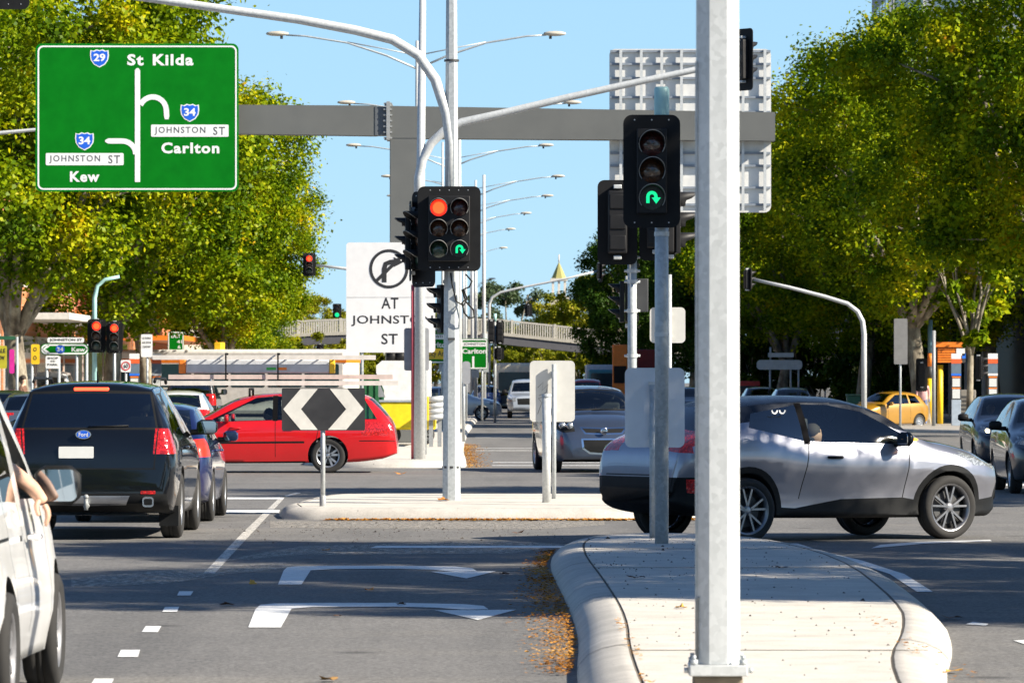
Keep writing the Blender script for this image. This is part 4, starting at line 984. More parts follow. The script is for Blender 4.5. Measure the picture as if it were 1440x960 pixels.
# foreground octagonal pole on its base plate
D0 = 25.5; X0 = gx(1009, D0)
t = thing('steel_pole', 'broad octagonal galvanised steel pole bolted to the near island in the foreground', 'pole', (X0, D0, .15))
zz = lambda py: gz(py, D0) - .15
m = MB().mat(GALVP); oct_pole(m, 0, 0, zz(932), 9.5, .122, .108); m.build('pole', None, t)
m = MB().mat(GALVP); m.box(-.148, .148, -.148, .148, zz(948), zz(932.5), .006); m.build('base_plate', None, t)
m = MB().mat(flat('grout', (.16, .13, .09), .9, var=.4)); m.box(-.125, .125, -.125, .125, .001, zz(948.5), .015); m.build('grout_pad', None, t)
for sx in (-1, 1):
    for sy in (-1, 1):
        m = MB().mat(GALV); x, y = sx*.125, sy*.125
        m.tube([(x, y, zz(932.5)), (x, y, zz(925))], .022, 6); m.tube([(x, y, zz(925)), (x, y, zz(919))], .011, 8); m.build('anchor_bolt', None, t)
for sx in (-1, 1):
    m = MB().mat(GALV); m.tube([(sx*.155, -.11, zz(940)), (sx*.175, -.11, zz(940))], .016, 6); m.box(sx*.149 - .004, sx*.149 + .004, -.13, -.08, zz(946), zz(934)); m.build('clamp_bolt', None, t)
m = MB().mat(GALVD); m.tube([(-.108, -.062, zz(925)), (-.108, -.062, zz(842)), (-.100, -.070, zz(838))], .0055, 6); m.build('earth_rod', None, t)
m = MB().mat(GALV); m.box(-.116, -.104, -.055, -.03, zz(925), 3.2); m.build('edge_seam', None, t)

# twin of slim posts on the near island
D1 = 48.0; x1 = gx(930.5, D1)
t = thing('signal_post', 'round galvanised signal post with pale green cap on the near island', 'signal post', (x1, D1, .15))
lz = lambda py, D=D1: gz(py, D) - .15
m = MB().mat(GALV); m.tube([(0, 0, 0), (0, 0, lz(160))], .066, 20); m.build('post', None, t)
m = MB().mat(flat('cap_teal', (.36, .60, .58), .45)); m.lathe([(.070, lz(166)), (.072, lz(160)), (.072, lz(126)), (.06, lz(122.5)), (.0, lz(122))], 'z', 20); m.build('post_cap', None, t)
for py in (329, 470): m = MB().mat(GALVP); m.lathe([(.072, lz(py + 3)), (.072, lz(py - 3))], 'z', 16); m.build('clamp_band', None, t)
signal('tall black three lamp signal with green U turn arrow on the round near island post', (gx(916, D1), D1 - .10, gz(241.5, D1)), 0, 1, .548, 1.085, .115, .258, {(0, 2): 'arrow'}, .29)

def back_sign(label, px0, px1, py0, py1, D, post_px, base_z=.15, post_r=.030, top_py=None, graffiti=False, mat=None, rz=0.0):
    x = gx(post_px, D); t = thing('road_sign', label, 'road sign', (x, D, base_z), rz)
    f = lambda p: gx(p, D) - x; g = lambda p: gz(p, D) - base_z
    m = MB(); plate(m, rrect(f(px0), f(px1), g(py1), g(py0), .06), post_r + .035, post_r + .038, mat or flat('sign_back', (.62, .61, .57), .45, .15, var=.05))
    if graffiti:
        m.mat(flat('scribble', (.22, .21, .19), .7)); rg = random.Random(5)
        for pts in ([(756, 545), (764, 537), (762, 549), (771, 540), (768, 552), (758, 556)], [(756, 582), (762, 566), (757, 560), (764, 558)]):
            m.prism(thick([(f(a), g(b)) for a, b in pts], .008), post_r + .032, post_r + .034)
    m.build('sign_panel', None, t)
    m = MB().mat(GALV); m.tube([(0, 0, 0), (0, 0, g(top_py if top_py else py0 + 4))], post_r, 14); m.build('post', None, t)
    m = MB().mat(GALVP)
    for k in (.2, .8): m = MB().mat(GALVP); z = g(py0) + (g(py1) - g(py0))*k; m.box(-post_r*1.3, post_r*1.3, 0, post_r + .034, z - .02, z + .02); m.build('bracket', None, t)
    return t
back_sign('blank grey back of a rounded sign in front of the turning silver crossover', 879, 963, 517, 629, 49.8, 917.5, top_py=541, mat=flat('sign_back_bluish', (.62, .65, .70), .4, .2, var=.05))
back_sign('scribbled tan back of a rounded sign in front of the oncoming silver blue hatchback', 745, 808.5, 507, 593, 66.2, 779, top_py=512, graffiti=True)
back_sign('small blank back of a sign above the rounded grey sign right of the twin posts', 914, 964, 432, 482, 67.0, 941.5, top_py=386)
D2 = 64.2; t = thing('steel_post', 'short capped galvanised pipe standing before the scribbled sign back', 'post', (gx(768.5, D2), D2, .15))
m = MB().mat(GALVP); m.tube([(0, 0, 0), (0, 0, gz(557, D2) - .15)], .055, 18); m.build('pipe', None, t)
m = MB().mat(GALV); m.lathe([(.064, gz(558, D2) - .15), (.064, gz(554, D2) - .15), (.0, gz(553, D2) - .15)], 'z', 18); m.build('post_cap', None, t)

# pole with the back view signals beside it
D3 = 62.6; x3 = gx(889, D3); t = thing('signal_post', 'banded grey signal post behind the rounded grey sign back', 'signal post', (x3, D3, .15))
m = MB().mat(GALV); m.tube([(0, 0, 0), (0, 0, gz(300, D3) - .15)], .058, 18); m.build('post', None, t)
for py in (362, 381, 396, 437, 500): m = MB().mat(GALVP); z = gz(py, D3) - .15; m.lathe([(.068, z - .025), (.068, z + .025)], 'z', 14); m.tube([(-.10, 0, z), (.10, 0, z)], .018, 6); m.build('clamp_band', None, t)
signal('black signal board seen from behind, left of the U turn signal post', (gx(868, D3), D3 - .12, gz(313, D3)), R(180), 1, .50, 1.06)
signal('black signal board seen from behind, right of the banded grey post', (gx(924, D3), D3 - .12, gz(305, D3)), R(172), 1, .46, 1.10)
signal('side facing black signal with pale visors right of the banded post', (gx(946, D3), D3 - .3, gz(312, D3)), R(95), 1, .1, .9, boardless=True)
signal('lower side facing signal with black visors left of the banded grey post', (gx(880, D3), D3 + .2, gz(424, D3)), R(-88), 1, .3, .6, .06, .16, cpitch=.2, boardless=True)
m = MB().mat(DARK); m.box(-.08, .08, 0, .02, -.21, .21, .01); m.box(-.14, -.07, .005, .015, -.02, .02)
tag(m.build('pedestrian_lantern', None, None, (gx(903, D3), D3 + .1, gz(415, D3))), 'dark square pedestrian lantern back on the right of the banded post', 'pedestrian lantern')

# chevron sign
D4 = 62.3; x4 = gx(454, D4); t = thing('chevron_sign', 'black and white double chevron board on a thin post in front of the red wagon', 'road sign', (x4, D4, .15))
f = lambda p: gx(p, D4) - x4; g = lambda p: gz(p, D4) - .15
m = MB(); plate(m, rrect(f(396.5), f(513.5), g(605), g(545.5), .02), -.045, -.040, flat('chevron_black', (.028, .028, .030), .55, var=.25))
m.build('sign_panel', None, t)
m = MB().mat(flat('chevron_white', (.66, .64, .58), .55))
for pl in ([(423, 546.5), (447, 546.5), (423.5, 575), (447, 604), (423, 604), (398.5, 575)], [(464, 546.5), (488.5, 546.5), (511.5, 575), (487, 604), (461.5, 604), (487, 575)]): m.prism([(f(a), g(b)) for a, b in pl], -.049, -.0455)
m.build('chevron', None, t)
m = MB().mat(GALV); m.tube([(0, 0, 0), (0, 0, g(548))], .030, 14); m.mat(GALVD).lathe([(.042, 0), (.042, .13), (.03, .14)], 'z', 14); m.build('post', None, t)

# mast arm pole with the six lamp signal
D5 = 65.4; x5 = gx(635, D5); t = thing('mast_arm_pole', 'octagonal grey mast pole on the chevron island with arm curving off to the upper left', 'signal pole', (x5, D5, .15))
f = lambda p: gx(p, D5) - x5; g = lambda p: gz(p, D5) - .15
m = MB().mat(GALV); oct_pole(m, 0, 0, 0, g(-40), .128, .075); m.build('pole', None, t)
m = MB().mat(GALVP); pts = [(f(634), -.02, g(300)), (f(634), -.02, g(205)), (f(628), -.02, g(160)), (f(612), -.02, g(112)), (f(588), -.02, g(78)), (f(552), -.02, g(56)), (f(500), -.02, g(43)), (f(420), -.02, g(28)), (f(300), -.02, g(11)), (f(180), -.02, g(-6)), (f(20), -.02, g(-30))]
m.tube(pts, [.075, .075, .074, .072, .070, .067, .064, .06, .056, .052, .048], 10); m.build('mast_arm', None, t)
m = MB().mat(DARK); m.lathe([(.125, g(658)), (.125, g(655))], 'z', 8); m.lathe([(.098, g(87)), (.098, g(84))], 'z', 8); m.box(f(630), f(640), -.14, -.10, g(478), g(475)); m.build('band', None, t)
signal('six lamp black signal with red lit and a green U turn arrow', (gx(632, D5), D5 - .24, gz(322.5, D5)), 0, 2, .825, 1.11, .108, .272, {(0, 0): 'red', (1, 2): 'arrow'}, .272)
signal('black signal board turned to the left beside the six lamp signal', (gx(596, D5), D5 + .10, gz(336, D5)), R(-56), 1, .55, 1.26, group=None)
signal('black signal with visors in profile left of the six lamp signal', (gx(577, D5), D5 + .30, gz(338, D5)), R(-86), 1, .40, 1.05, .06, .24, cpitch=.2)
signal('small side facing signal under the six lamp board', (gx(624, D5), D5 + .25, gz(434, D5)), R(-70), 1, .30, .6, .07, .2, cpitch=.18)
signal('signal hanging with only its lower edge in view at the top left corner', (gx(13, D5), D5 - .1, gz(-66, D5)), 0, 1, .55, 1.5)
rg = random.Random(3)
for pts, lab in (([(634, 384), (636, 400), (642, 424), (652, 430), (657, 420), (652, 408)], 'short black cable loop under the six lamp signal'), ([(655, 386), (664, 396), (660, 404), (650, 408), (655, 424), (666, 436), (667, 446), (660, 448), (653, 440), (650, 426), (656, 420)], 'long black cable loop hanging right of the octagonal mast pole')):
    m = MB().mat(BLACK); m.tube([(gx(a, D5) - gx(645, D5), -.15 - .04*math.sin(i), gz(b, D5) - gz(420, D5)) for i, (a, b) in enumerate(pts)], .012, 6)
    tag(m.build('cable', None, None, (gx(645, D5), D5, gz(420, D5))), lab, 'cable')

# second mast arm pole on the far median
D6 = 99.6; x6 = gx(590, D6); t = thing('mast_arm_pole', 'tall pale mast pole on the far median with arm rising to the right', 'signal pole', (x6, D6, .15))
f = lambda p: gx(p, D6) - x6; g = lambda p: gz(p, D6) - .15
m = MB().mat(GALVP); m.tube([(0, 0, 0), (f(591), 0, g(300)), (f(595), 0, g(-60))], [.125, .095, .065], 10); m.build('pole', None, t)
m = MB().mat(GALVP); m.tube([(f(588), -.03, g(300)), (f(589), -.03, g(250)), (f(594), -.03, g(225)), (f(606), -.03, g(202)), (f(625), -.03, g(184)), (f(650), -.03, g(172)), (f(700), -.03, g(161)), (f(800), -.03, g(137)), (f(900), -.03, g(115)), (f(985), -.03, g(97)), (f(1036), -.03, g(86))], [.10, .098, .096, .094, .09, .086, .08, .075, .07, .065, .06], 10); m.build('mast_arm', None, t)
m = MB().mat(flat('red_strip', (.55, .10, .12), .5)); m.tube([(f(580.5), .05, 0), (f(580.5), .05, g(400))], .035, 8); m.build('red_conduit', None, t)
m = MB(); plate(m, rrect(f(568), f(603), g(521), g(461), .05), .14, .146, flat('sign_back_grey', (.30, .31, .33), .5)); m.build('sign_panel', None, t)
signal('edge on black signal at the tip of the long arm right of the foreground pole', (gx(1047, D6), D6, gz(84, D6)), R(128), 1, .5, 1.24)

# gantry with the green sign and the sign back
D7 = 126.0; x7 = gx(569, D7); t = thing('sign_gantry', 'grey steel T gantry spanning the road behind the signals', 'gantry', (x7, D7, .15))
f = lambda p: gx(p, D7) - x7; g = lambda p: gz(p, D7) - .15
GP = flat('gantry_grey', (.118, .122, .116), .55, var=.06, scale=1.2)
m = MB().mat(GP); m.box(f(548.5), f(590.5), -.33, .33, 0, g(194), .02); m.build('column', None, t)
m = MB().mat(GP); m.prism([(f(548.5), g(195)), (f(548.5), g(150)), (f(1089), g(159)), (f(1089), g(199))], -.34, .34); m.build('beam', None, t)
m = MB().mat(GP); m.prism([(f(240), g(188)), (f(240), g(148)), (f(530), g(149.5)), (f(530), g(191.5))], -.32, .32); m.build('beam', None, t)
m = MB().mat(flat('flange_grey', (.10, .11, .12), .5)); m.box(f(528), f(544), -.335, .335, g(191), g(151)); m.mat(GALVD); m.box(f(544), f(549), -.42, .42, g(198), g(144))
for k in range(7):
    for s in (.36, -.40): m.box(f(540), f(552), s, s + .05, g(195 - k*8) - .02, g(195 - k*8) + .02)
m.build('bolted_flange', None, t)
# green direction sign
D8 = 125.2; x8 = gx(192, D8); z8 = gz(166, D8); t = thing('direction_sign', 'large green overhead direction sign to St Kilda, Carlton and Kew', 'direction sign', (x8, D8, z8))
f = lambda p: gx(p, D8) - x8; g = lambda p: gz(p, D8) - z8
m = MB(); plate(m, rrect(f(50), f(335.5), g(269.5), g(61.5), .16), -.02, .03, GREEN); m.build('sign_panel', None, t)
m = MB().mat(WHITE); m.ring(rrect(f(53), f(333), g(267), g(64.5), .14), rrect(f(55.2), f(330.8), g(264.8), g(66.7), .11), -.026, -.021)
m.prism(thick([(f(193.5), g(256)), (f(193.5), g(99))], 7.4*D8/F), -.026, -.021); m.prism([(f(189.8), g(99.2)), (f(197.2), g(99.2)), (f(195), g(96.2)), (f(192, ), g(96.2))], -.026, -.021)
pts = [(198, 147)] + [(215 + 19*math.cos(R(a))*1.0, 156 - 19.5*math.sin(R(a))) for a in range(155, -1, -15)] + [(234.5, 164)]
m.prism(thick([(f(a), g(b)) for a, b in pts], 7.4*D8/F), -.0268, -.0211); m.prism([(f(230.7), g(163.5)), (f(238.3), g(163.5)), (f(237), g(168)), (f(232), g(168))], -.0262, -.0211)
pts = [(152, 198.5), (172, 198.5)] + [(172 + 19*math.sin(R(a)), 217 - 18.5*math.cos(R(a))) for a in range(15, 91, 15)]
m.prism(thick([(f(a), g(b)) for a, b in pts], 7.4*D8/F), -.0268, -.0211); m.prism([(f(152.5), g(202.2)), (f(152.5), g(194.8)), (f(149), g(196.5)), (f(147.5), g(198.5)), (f(149), g(200.5))], -.0262, -.0211)
m.prism(rrect(f(212.5), f(321.5), g(192.5), g(175.5), .03), -.026, -.021); m.prism(rrect(f(64.5), f(174), g(232.5), g(215.5), .03), -.026, -.021)
m.build('route_diagram', None, t)
LGREY = flat('letter_grey', (.10, .10, .11), .5)
for s, a, b, c, d, mt, yy, bo, sp_ in (('St', 179, 202, 92.5, 76.5, WHITE, -.024, .035, 1.15), ('Kilda', 215, 272, 92.5, 76.5, WHITE, -.024, .035, 1.15), ('Carlton', 227, 308.5, 216, 200.5, WHITE, -.024, .035, 1.15), ('Kew', 98.5, 140, 256, 241, WHITE, -.024, .035, 1.15),
        ('JOHNSTON', 217.5, 289, 190, 178.5, LGREY, -.0285, .012, 1.25), ('ST', 300, 316.5, 190, 178.5, LGREY, -.0285, .012, 1.25), ('JOHNSTON', 69.5, 141, 230, 218.5, LGREY, -.0285, .012, 1.25), ('ST', 152.5, 169, 230, 218.5, LGREY, -.0285, .012, 1.25)):
    m = MB().mat(mt); put_text(m, s, f(a), f(b), g(c), g(d), yy, bo, sp_); m.build('lettering', None, t)
def shield(px, py, s, f, g, root, txt, D, y=-.024):
    k = [(-12, 10.5), (-8, 9.5), (-4, 11.5), (0, 10.3), (4, 11.5), (8, 9.5), (12, 10.5), (12.5, 4), (11.6, -2.5), (7.5, -8.5), (0, -12.5), (-7.5, -8.5), (-11.6, -2.5), (-12.5, 4)]
    m = MB().mat(WHITE).prism([(f(px) + a*s*D/F*1.06, g(py) + b*s*D/F*1.06) for a, b in k], y - .002, y + .003)
    m.mat(BLUE).prism([(f(px) + a*s*D/F*.93, g(py) + b*s*D/F*.93) for a, b in k], y - .005, y - .0022)
    m.mat(WHITE); put_text(m, txt, f(px) - 8.2*s*D/F, f(px) + 8.2*s*D/F, g(py) - 4.8*s*D/F, g(py) + 6.2*s*D/F, y - .0075, .03)
    m.build('route_shield', None, root)
shield(140, 82, 1.0, f, g, t, '29', D8); shield(267, 158.5, 1.0, f, g, t, '34', D8); shield(119, 198.5, 1.0, f, g, t, '34', D8)
# back of the matching sign on the right
D9 = 125.2; x9 = gx(973, D9); z9 = gz(180, D9); t = thing('overhead_sign', 'braced aluminium back of a large overhead sign on the right of the gantry', 'direction sign', (x9, D9, z9))
f = lambda p: gx(p, D9) - x9; g = lambda p: gz(p, D9) - z9
m = MB(); plate(m, rrect(f(858), f(1087), g(297), g(65.5), .16), .95, .98, flat('aluminium_back', (.62, .62, .60), .5, .1, var=.05)); m.build('sign_panel', None, t)
for py in (69, 87, 107, 134, 155, 213, 231, 262, 286):
    m = MB().mat(flat('brace_dark', (.20, .23, .27), .5)); m.box(f(859), f(1086), .88, .949, g(py + 1.6), g(py - 1.6)); m.build('rail', None, t)
for px in (874, 903, 932, 960, 1047, 1078):
    m = MB().mat(GALVP); m.box(f(px - 1.9), f(px + 1.9), .80, .879, g(295), g(66.5)); m.build('stiffener', None, t)

# white no right turn sign
D10 = 106.0; x10 = gx(547, D10); z10 = .15; t = thing('road_sign', 'white no right turn sign reading AT JOHNSTON ST', 'road sign', (x10, D10, z10))
f = lambda p: gx(p, D10) - x10; g = lambda p: gz(p, D10) - z10
m = MB(); plate(m, rrect(f(487), f(612), g(495.5), g(341), .07), -.05, -.044, flat('sign_white_panel', (.70, .70, .70), .45, var=.04)); m.mat(flat('panel_joint', (.4, .4, .4), .6)).box(f(488), f(611), -.0535, -.0512, g(418.3), g(417.7)); m.build('sign_panel', None, t)
LB = flat('letter_black', (.022, .022, .024), .5)
m = MB().mat(LB); m.ring(circ(f(547), g(378), 27.5*D10/F, 48), circ(f(547), g(378), 23.5*D10/F, 48), -.056, -.051)
m.prism(thick([(f(540.5), g(397)), (f(540.5), g(378)), (f(542.5), g(371)), (f(549), g(368.5)), (f(556), g(368.5))], 6.6*D10/F), -.056, -.051); m.prism([(f(554), g(361.5)), (f(554), g(375.5)), (f(567.5), g(368.5))], -.057, -.052)
m.prism(thick([(f(528), g(396.5)), (f(566), g(359.5))], 4.6*D10/F), -.060, -.0575); m.build('no_right_turn_symbol', None, t)
for s, a, b, c, d in (('AT', 536.5, 560.5, 434, 418.5), ('JOHNSTON', 494, 609, 458.5, 443.5), ('ST', 536.5, 559.5, 484, 469)):
    m = MB().mat(LB); put_text(m, s, f(a), f(b), g(c), g(d), -.053, .012, 1.05); m.build('lettering', None, t)
for px in (509, 598):
    m = MB().mat(GALV); m.tube([(f(px), 0, 0), (f(px), 0, g(345))], .035, 12); m.build('post', None, t)
# ------------------------------------------------------------------ street lights
def street_light(px, D, lum_py, label, lx=None, rx=None, group=None):
    X = gx(px, D); H = gz(lum_py, D); t = thing('street_light', label, 'street light', (X, D, .15), 0, group)
    m = MB().mat(GALVP); m.tube([(0, 0, 0), (0, 0, H*.5), (0, 0, H - .2)], [.10, .085, .055], 10); m.build('pole', None, t)
    for side, lp in ((-1, lx), (1, rx)):
        if lp is None: continue
        e = gx(lp, D) - X
        m = MB().mat(GALV); pts = [(0, 0, H - 1.0), (e*.22, 0, H - .62), (e*.5, 0, H - .26), (e*.8, 0, H - .07), (e*.94, 0, H - .04)]
        m.tube(pts, [.034, .034, .03, .028, .026], 6); m.tube([(0, 0, H - .62), (e*.25, 0, H - .42), (e*.5, 0, H - .24)], .02, 6); m.build('outreach_arm', None, t)
        m = MB().mat(flat('lamp_beige', (.50, .46, .38), .45)); m.blob((e, 0, H), (.34, .14, .075)); m.mat(DARK).tube([(e - .12*side, 0, H - .07), (e - .12*side, 0, H - .15)], .04, 8); m.build('lamp_head', None, t)
    return t
LG = 'double street lights along the median'
for a in ((587, 141, 55, 'double armed street light rising beside the octagonal mast pole, widest arms', 390, 780), (646, 178, 150, 'double armed street light whose lamps sit just above the gantry beam', 487, 805), (632, 213, 209, 'double armed street light with lamps just below the gantry beam', 497, 768),
          (669, 242, 252, 'double armed street light with the long right arm under the sign back corner', 545, 785), (664, 268, 279, 'double armed street light, second below the gantry beam on the right', 552, 770), (655, 295, 303, 'street light with bluish single arm right of the six lamp signal', None, 740),
          (652, 326, 325, 'distant street light with short arm level with the no right turn symbol', None, 718), (662, 372, 351, 'distant street light just above the tip of the church spire', None, 708), (668, 440, 394, 'farthest street light low above the footbridge', None, 692)):
    street_light(a[0], a[1], a[2], a[3], a[4], a[5], LG)
for px, D, py0, r, lab in ((680.5, 225, 246, .11, 'tall bare pale pole right of the six lamp signal'), (668.5, 236, 300, .09, 'thinner bare pole just left of the tall bare pole'), (622.5, 190, 200, .07, 'thin pole showing between the two mast poles')):
    X = gx(px, D); m = MB().mat(GALVP); H = gz(py0, D) - .15; m.tube([(0, 0, 0), (0, 0, H)], [r, r*.6], 10); m.mat(GALV); m.lathe([(r*1.5, H*.30), (r*1.5, H*.34)], 'z', 10); m.box(-r*2, r*2, -r*1.2, -r, H*.18, H*.22)
    tag(m.build('steel_pole', None, None, (X, D, .15)), lab, 'pole')
# arm entering from the left edge behind the green sign
D = 130.5; t = thing('street_light', 'pale lamp arm coming in from the left edge behind the green sign', 'street light', (gx(-190, D), D, .13))
m = MB().mat(GALVP); H = gz(200, D); m.tube([(0, 0, 0), (0, 0, H)], [.11, .07], 10); m.build('pole', None, t)
m = MB().mat(GALVP); m.tube([(0, 0, H - .3), (gx(0, D) - gx(-190, D), 0, gz(194, D)), (gx(50, D) - gx(-190, D), 0, gz(189.5, D)), (gx(78, D) - gx(-190, D), 0, gz(188, D))], [.06, .05, .045, .04], 8); m.build('outreach_arm', None, t)
m = MB().mat(flat('lamp_beige', (.5, .46, .38), .45)); m.blob((gx(92, D) - gx(-190, D), 0, gz(187, D)), (.30, .13, .07)); m.build('lamp_head', None, t)

# ------------------------------------------------------------------ far signals on arms
def arm_post(label, base_px, D, pts, r=.06, z0=.13):
    X = gx(base_px, D); t = thing('signal_post', label, 'signal pole', (X, D, z0))
    q = [(gx(a, D) - X, 0, gz(b, D) - z0) for a, b in pts]
    m = MB().mat(GALVP); m.tube([(q[0][0], 0, 0)] + q, [r*1.3] + [r*(1.25 - .6*i/len(q)) for i in range(len(q))], 10); m.build('post', None, t); return t
arm_post('grey signal post curving over toward the left on the right footpath', 1215, 171, [(1215, 470), (1213, 452), (1206, 438), (1192, 427), (1160, 417), (1110, 404), (1060, 393)], .075)
signal('edge on black signal at the tip of the arm on the right footpath', at(1053, 393, 171), R(110), 1, .40, .80, .08, .2, cpitch=.22)
arm_post('grey signal pole with an arm rising to the right before the footbridge', 688, 268, [(688, 428), (692, 418), (704, 411), (730, 405), (790, 393), (840, 381)], .07, .15)
signal('pale edged signal at the tip of the rising arm left of the dark tree', at(844, 381, 268), R(115), 1, .5, 1.2)
signal('dark square signal back high above the left end of the dark tree', at(743, 436, 400), R(180), 1, .6, 1.05, detail=False)
arm_post('distant signal pole whose arm carries the red signal left of the white sign', 545, 172, [(545, 400), (540, 388), (520, 382), (480, 377), (445, 373)], .06, .15)
signal('overhead signal showing red against the tree left of the white sign', at(435, 372, 170), 0, 1, .44, .80, lit={(0, 0): 'red'}, r=.10, pitch=.2, cpitch=.24)
signal('small distant signal showing green beside the tree edge above the footbridge', at(474, 437, 380), 0, 1, .66, 1.1, lit={(0, 2): 'green'}, r=.16, pitch=.3, detail=False)
arm_post('very distant signal pole with a thin arm behind the footbridge', 540, 395, [(540, 448), (530, 441), (500, 439), (478, 437)], .05)
signal('small distant signal showing green below the footbridge', at(450, 492, 335), 0, 1, .5, .78, lit={(0, 2): 'green'}, r=.15, pitch=.22, detail=False)
arm_post('thin arm pole carrying the green signal below the footbridge', 420, 336, [(420, 505), (424, 500), (436, 496), (448, 493)], .04)
# signal cluster at the far median
t = thing('signal_post', 'slim grey post with a pale green top before the footbridge', 'signal post', (gx(696, 205), 205, .0))
m = MB().mat(GALV); m.tube([(0, 0, 0), (0, 0, gz(452, 205))], .06, 10); m.build('post', None, t)
m = MB().mat(MATS['cap_teal']); m.tube([(0, 0, gz(452, 205)), (0, 0, gz(441, 205))], .07, 10); m.build('post_cap', None, t)
signal('black signal back right of the slim green topped post', (gx(703, 205), 204.8, gz(467, 205)), R(180), 1, .32, 1.0, detail=False)
signal('black signal back left of the slim green topped post', (gx(691, 205), 204.7, gz(466, 205)), R(180), 1, .26, 1.0, detail=False)
signal('low small black signal on the slim green topped post', (gx(702, 205), 204.8, gz(497, 205)), R(180), 1, .4, .5, .06, .14, cpitch=.2, detail=False)
signal('black signal low on the tall bare pole over the green Carlton board', (gx(681, 224), 224.5, gz(500, 224)), R(180), 1, .35, .9, detail=False)
# left corner signals
D = 150.0
t = thing('signal_post', 'grey signal post on the left corner with a bracket curving to the right', 'signal post', (gx(133, D), D, .13)); X = gx(133, D)
m = MB().mat(MATS['cap_teal']); m.tube([(0, 0, 0), (0, 0, gz(425, D)), (gx(137, D) - X, 0, gz(408, D)), (gx(148, D) - X, 0, gz(399, D)), (gx(168, D) - X, 0, gz(395, D))], [.075, .07, .06, .055, .05], 10); m.build('post', None, t)
signal('left of the two red signals on the left corner', at(136, 472, D - .3), 0, 1, .56, 1.0, lit={(0, 0): 'red'}, r=.13, pitch=.29)
signal('right of the two red signals on the left corner', at(161, 474, D - .4), 0, 1, .50, .95, lit={(0, 0): 'red'}, r=.12, pitch=.27)
t = thing('signal_post', 'thin post under the right red signal on the left corner', 'signal post', (gx(161, D), D, .13)); m = MB().mat(GALV); m.tube([(0, 0, 0), (0, 0, gz(458, D))], .045, 8); m.build('post', None, t)
signal('dark signal back behind the fire coloured kiosk on the right footpath', at(1222, 492, 219), R(180), 1, .5, 1.1, detail=False)
signal('dark signal back beside the tall yellow post', at(1296, 527, 180), R(180), 1, .42, 1.2, detail=False)
signal('dark side facing signal between the two bus stop markers', at(1378, 517, 178), R(80), 1, .4, .8, detail=False)

# ------------------------------------------------------------------ signs far off
def board(name, label, px0, px1, py0, py1, D, mat, texts=(), posts=(), cat='road sign', border=None, r=.05, base=.13, facing=1, post_r=.04, point=None):
    x = gx((px0 + px1)/2, D); t = thing(name, label, cat, (x, D, base)); f = lambda p: gx(p, D) - x; g = lambda p: gz(p, D) - base
    m = MB(); pl = rrect(f(px0), f(px1), g(py1), g(py0), min(r, (px1-px0)*D/F*.45, (py1-py0)*D/F*.45))
    if point == 'left': pl = [(f(px1), g(py1)), (f(px1), g(py0)), (f(px0) + .3, g(py0)), (f(px0), g((py0+py1)/2)), (f(px0) + .3, g(py1))]
    plate(m, pl, -.07, -.055, mat); m.build('sign_panel', None, t)
    if border:
        m = MB().mat(border); o = .04; m.ring(rrect(f(px0) + o*.5, f(px1) - o*.5, g(py1) + o*.5, g(py0) - o*.5, r*.8), rrect(f(px0) + o*1.6, f(px1) - o*1.6, g(py1) + o*1.6, g(py0) - o*1.6, r*.6), -.077, -.071); m.build('sign_border', None, t)
    if texts:
        m = MB()
        for s, a, b, c, d, mt in texts: m.mat(mt); put_text(m, s, f(a), f(b), g(d), g(c), -.076, .02)
        m.build('lettering', None, t)
    for p in posts:
        m = MB().mat(GALV); m.tube([(f(p), 0, 0), (f(p), 0, g(py0 + 1))], post_r, 8); m.build('post', None, t)
    return t
DS = 146.0
t = board('direction_sign', 'green arrow shaped sign to Kew with a blue route shield on the left corner', 57, 125, 483, 499, DS, GREEN, [('Kew', 101, 120, 488, 494.5, WHITE)], (108, 122), 'direction sign', WHITE, .2)
x = gx(91, DS); f = lambda p: gx(p, DS) - x; g = lambda p: gz(p, DS) - .13
m = MB().mat(WHITE).prism(thick([(f(69), g(485.5)), (f(62), g(491)), (f(69), g(496.5))], .075), -.077, -.071); m.build('arrow', None, t)
m = MB().mat(BLUE).prism(circ(f(85), g(491), .135, 16), -.077, -.071); m.mat(WHITE); put_text(m, '34', f(80.5), f(89.5), g(494), g(488), -.08, .03); m.build('route_shield', None, t)
board('street_sign', 'white street name sign reading JOHNSTON ST above the green Kew sign', 67, 118.5, 474.5, 481.8, DS, WHITE, [('JOHNSTON ST', 70, 116, 476, 480.5, LB)], (), 'street sign')
board('parking_sign', 'white notice with small lines of text below the green Kew sign', 64.5, 84, 500, 518, DS + 2, WHITE, [('SHOP', 67, 82, 502, 505, LB), ('AND', 71, 78, 506.5, 509, LB), ('PARK', 67, 82, 511, 514, LB)], (66, 83), 'sign')
board('warning_sign', 'yellow two panel sign left of the green Kew sign', 44, 56, 484, 512, DS + 4, YELLOW, [('O', 47, 52, 488, 494, LB), ('O', 47, 52, 500, 506, LB)], (45,), 'sign')
board('shop_banner', 'narrow magenta banner on a pole at the left edge', 13.5, 20.5, 491, 525, DS + 6, flat('magenta', (.62, .02, .30), .6), (), (24,), 'banner')
board('shop_sign', 'yellow and black sale board at the left edge', -8, 10, 486, 518, DS + 5, flat('board_yellow', (.42, .38, .02), .6), [('SALE', -6, 8, 490, 496, LB), ('NOW', -5, 7, 500, 506, LB)], (-4,), 'sign')
board('street_sign', 'small dark green street sign at the left edge above the sale board', -4, 22, 472.5, 477.5, DS + 3, flat('street_green', (.02, .10, .05), .5), (), (24,), 'street sign')
t = board('speed_sign', 'white sign with a red ring behind the black four wheel drive', 170, 184, 506, 523, 168, WHITE, [('60', 174, 180, 511.5, 517.5, LB)], (177,), 'road sign')
